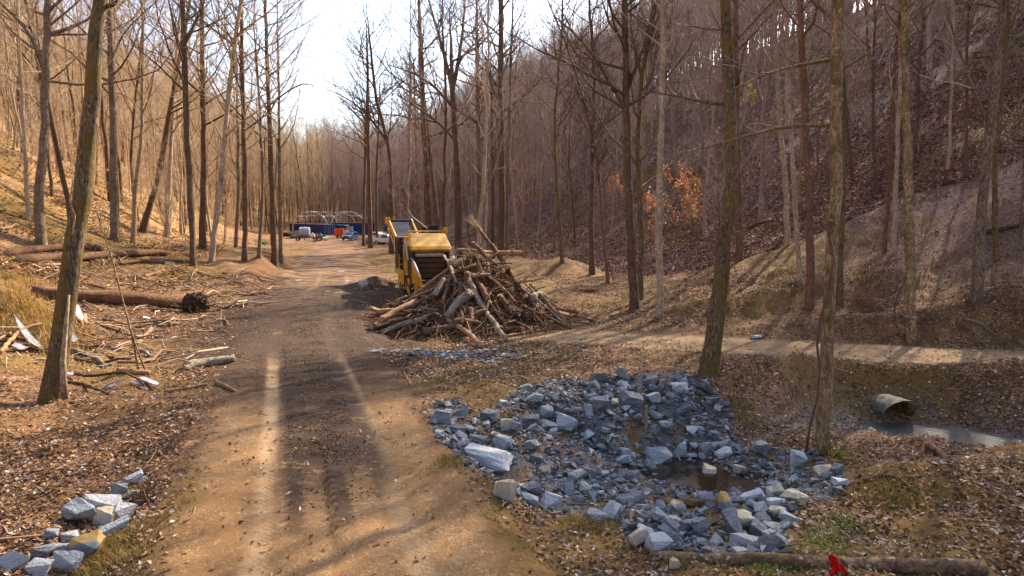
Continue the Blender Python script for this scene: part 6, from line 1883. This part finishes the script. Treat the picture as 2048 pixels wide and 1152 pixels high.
# orange machine under a green canopy
p = ground_at(680, 158); e = empty('orange_loader', p, rad(-12)); tag(e, 'orange loader with a green canopy parked against the navy container', 'loader')
mb = MB(); mb.box(-1.25, .95, -.3, .3, .45, 2.05); mb.prism([(-.3, 2.05), (.3, 2.05), (.3, 2.2)], -1.25, .95); b_ = mb.build('front_box', M['orange_paint'], e, bevel=.06)
mb = MB()
for i in range(4): mb.box(-1.05 + .52 * i, -.72 + .52 * i, -.34, -.29, .65, 1.85)
mb.build('ribs', M['orange_paint'], b_, bevel=.02)
mb = MB(); mb.box(-.9, .9, .3, 3.0, .7, 1.7); mb.build('body', M['orange_paint'], e, bevel=.05)
mb = MB(); mb.hexa([(-1.3, .2, 2.95), (1.2, .2, 2.85), (1.2, 2.6, 2.85), (-1.3, 2.6, 2.95), (-1.25, .25, 3.05), (1.15, .25, 2.95), (1.15, 2.55, 2.95), (-1.25, 2.55, 3.05)]); mb.build('canopy', M['green_paint'], e, bevel=.02)
mb = MB()
for xx in (-1.0, 1.0):
    for yy in (.4, 2.4): mb.tube([(xx, yy, 1.6), (xx, yy, 2.9)], .05, 6)
mb.build('posts', M['black_metal'], e)
mb = MB(); mb.tube([(1.05, -.2, 1.9), (1.5, -.2, .4)], .12, 8); mb.tube([(.9, -.2, 1.9), (1.0, -.25, .4)], .06, 8); mb.build('lift_arm', M['pale_steel'], e)
mb = MB(); mb.box(-.6, .6, .8, 1.8, 1.7, 2.3); mb.build('seat_box', M['pale_steel'], e, bevel=.05)
for yy in (.7, 2.5):
    for xx in (-.95, .95): wheel(e, (xx, yy, .45), .45, .35, 'orange_paint')

# grey tank on a trailer
p = ground_at(613, 132); e = empty('tank_trailer', p, rad(8)); tag(e, 'rounded grey tank on a low trailer at the left of the far track', 'trailer')
mb = MB(); n = 20
pr = [(math.cos(t) * .95, 1.75 + math.copysign(abs(math.sin(t)) ** .7, math.sin(t)) * .95) for t in np.linspace(0, 2 * math.pi, 24, endpoint=False)]
mb.prism(pr, -1.25, .65); tk = mb.build('tank', M['grey_tank'], e, bevel=.1)
mb = MB(); mb.tube([(-.3, 0, 2.66), (-.3, 0, 2.82)], .25, 12); mb.build('tank_cap', M['grey_tank'], tk)
mb = MB(); mb.box(-2.4, 2.1, -.95, .95, .62, .76); mb.box(-3.6, -2.4, -.06, .06, .62, .74); mb.build('deck', M['black_metal'], e)
mb = MB(); mb.box(.85, 1.6, -.5, .5, .76, 1.35); mb.tube([(1.2, -.2, 1.3), (1.2, -.2, 1.65)], .18, 10); mb.build('pump', M['cream_plastic'], e, bevel=.05)
mb = MB(); mb.box(1.75, 2.15, -.6, -.1, .76, 1.3); mb.tube([(1.95, -.35, 1.3), (1.95, -.35, 1.62)], .13, 10); mb.build('fuel_can', M['red_paint'], e, bevel=.06)
for xx in (1.75, 2.45):
    for yy in (-.95, .95):
        h = wheel(e, (xx, yy, .36), .36, .24); h.rotation_euler = (0, 0, rad(90))
mb = MB(); mb.tube([(-.2, -.9, 0), (-.2, -.9, .7)], .08, 8); mb.box(-.4, 0, -1.0, -.8, 0, .05); mb.build('jack_stand', M['black_metal'], e)
p = ground_at(592, 136); e = empty('implement_trailer', p, rad(12)); tag(e, 'low black implement trailer left of the grey tank', 'trailer')
mb = MB(); mb.box(-1.9, 1.6, -.8, .8, .55, .7); mb.prism([(-.8, .7), (.8, .7), (.6, 1.15), (-.7, 1.05)], -1.0, .9); mb.tube([(-1.9, 0, .62), (-2.9, 0, .9)], .08, 8); mb.build('frame', M['black_metal'], e, bevel=.04)
mb = MB(); mb.box(.2, .9, -.82, -.7, .95, 1.15); mb.build('tail_board', M['red_paint'], e)
for yy in (-.85, .85): h = wheel(e, (.4, yy, .38), .38, .24); h.rotation_euler = (0, 0, rad(90))
p = ground_at(650, 140); e = empty('white_drum', p, .4); tag(e, 'pale plastic drum lying by the green heap near the blue container', 'drum')
mb = MB(); mb.tube([(-.45, 0, .36), (-.4, 0, .36), (.4, 0, .36), (.45, 0, .36)], .36, 16); mb.build('drum_body', M['cream_plastic'], e, bevel=.03)
mb = MB(); mb.tube([(-.3, 0, .36), (-.26, 0, .36)], .385, 16); mb.tube([(.26, 0, .36), (.3, 0, .36)], .385, 16); mb.build('hoops', M['cream_plastic'], e)
def heap(name, label, px, dep, r_, h_, m, seed, cat):
    p = ground_at(px, dep); bm = bmesh.new(); bmesh.ops.create_icosphere(bm, subdivisions=3, radius=1)
    for vtx in bm.verts:
        q = vtx.co; k_ = 1 + .6 * float(fbm(np.array([q.x * 1.8 + seed]), np.array([q.y * 1.8 + q.z * 2]), seed, 3)[0])
        vtx.co = Vector((q.x * r_ * k_, q.y * r_ * .7 * k_, max(q.z, -.35) * h_ * k_))
    me = bpy.data.meshes.new(name); bm.to_mesh(me); bm.free(); me.materials.append(M[m])
    tag(mesh_obj(name, me, None, p - Vector((0, 0, .12 * h_ + .06))), label, cat)
heap('tarp_heap', 'green tarpaulin heap between the tank trailer and the pale drum', 641, 146, 1.5, 1.3, 'green_paint', 4, 'tarp')
heap('tarp_heap', 'small bright green tarp bundle at the foot of the left roadside trees', 527, 118, .9, .6, 'green_paint', 5, 'tarp')
heap('soil_heap', 'brown soil heap in front of the blue container', 600, 172, 4.0, 1.8, 'root_dirt', 6, 'soil heap')
#heap('soil_heap', 'dark torn soil heap left of the grinder wheels', 755, 48, 1.4, .45, 'root_dirt', 7, 'soil heap')
# yellow excavator behind the trunks
p = ground_at(779, 128); e = empty('excavator', p, rad(20)); tag(e, 'yellow excavator hidden behind trunks left of the conveyor top', 'excavator')
for sx in (-1, 1):
    mb = MB(); mb.prism([(-1.8, .3), (-1.5, 0), (1.5, 0), (1.8, .3), (1.8, .6), (1.5, .85), (-1.5, .85), (-1.8, .6)], sx * 1.1 - .3, sx * 1.1 + .3); mb.build('track', M['black_metal'], e, bevel=.04)
mb = MB(); mb.box(-1.3, 1.3, -1.2, 2.0, 1.0, 2.1); mb.build('body', M['yellow_paint'], e, bevel=.08)
mb = MB(); mb.hexa([(-1.25, -1.3, 2.1), (-.2, -1.3, 2.1), (-.2, .3, 2.1), (-1.25, .3, 2.1), (-1.2, -1.0, 3.2), (-.25, -1.0, 3.2), (-.25, .3, 3.2), (-1.2, .3, 3.2)]); mb.build('cab', M['glass_dark'], e, bevel=.04)
mb = MB(); mb.prism([(-1.0, 1.6), (-1.2, 2.2), (-3.2, 4.9), (-3.6, 4.9), (-3.4, 4.3), (-1.6, 1.6)], .1, .6); mb.prism([(-3.2, 4.9), (-3.7, 4.9), (-4.6, 2.4), (-4.3, 2.2)], .15, .55); mb.build('boom', M['yellow_paint'], e, bevel=.04)
mb = MB(); mb.prism([(-4.7, 2.5), (-4.2, 2.3), (-4.1, 1.5), (-4.7, 1.3), (-5.2, 1.7)], -.2, .9); mb.build('bucket', M['brown_steel'], e, bevel=.04)
# shallow puddle under the shaded slope
p = gp(1162, 582); th_ = np.linspace(0, 2 * math.pi, 28, endpoint=False)
pv = [(p.x + math.cos(t) * 1.0 * (1 + .2 * math.sin(3 * t)), p.y + math.sin(t) * .8 * (1 + .15 * math.cos(2 * t + 1)), p.z + .05) for t in th_]
me = bpy.data.meshes.new('puddle_water'); me.from_pydata(pv, [], [list(range(28))]); me.materials.append(M['pool_water'])
tag(mesh_obj('puddle_water', me), 'small brown puddle on the flat below the shaded slope', 'water', kind='structure')
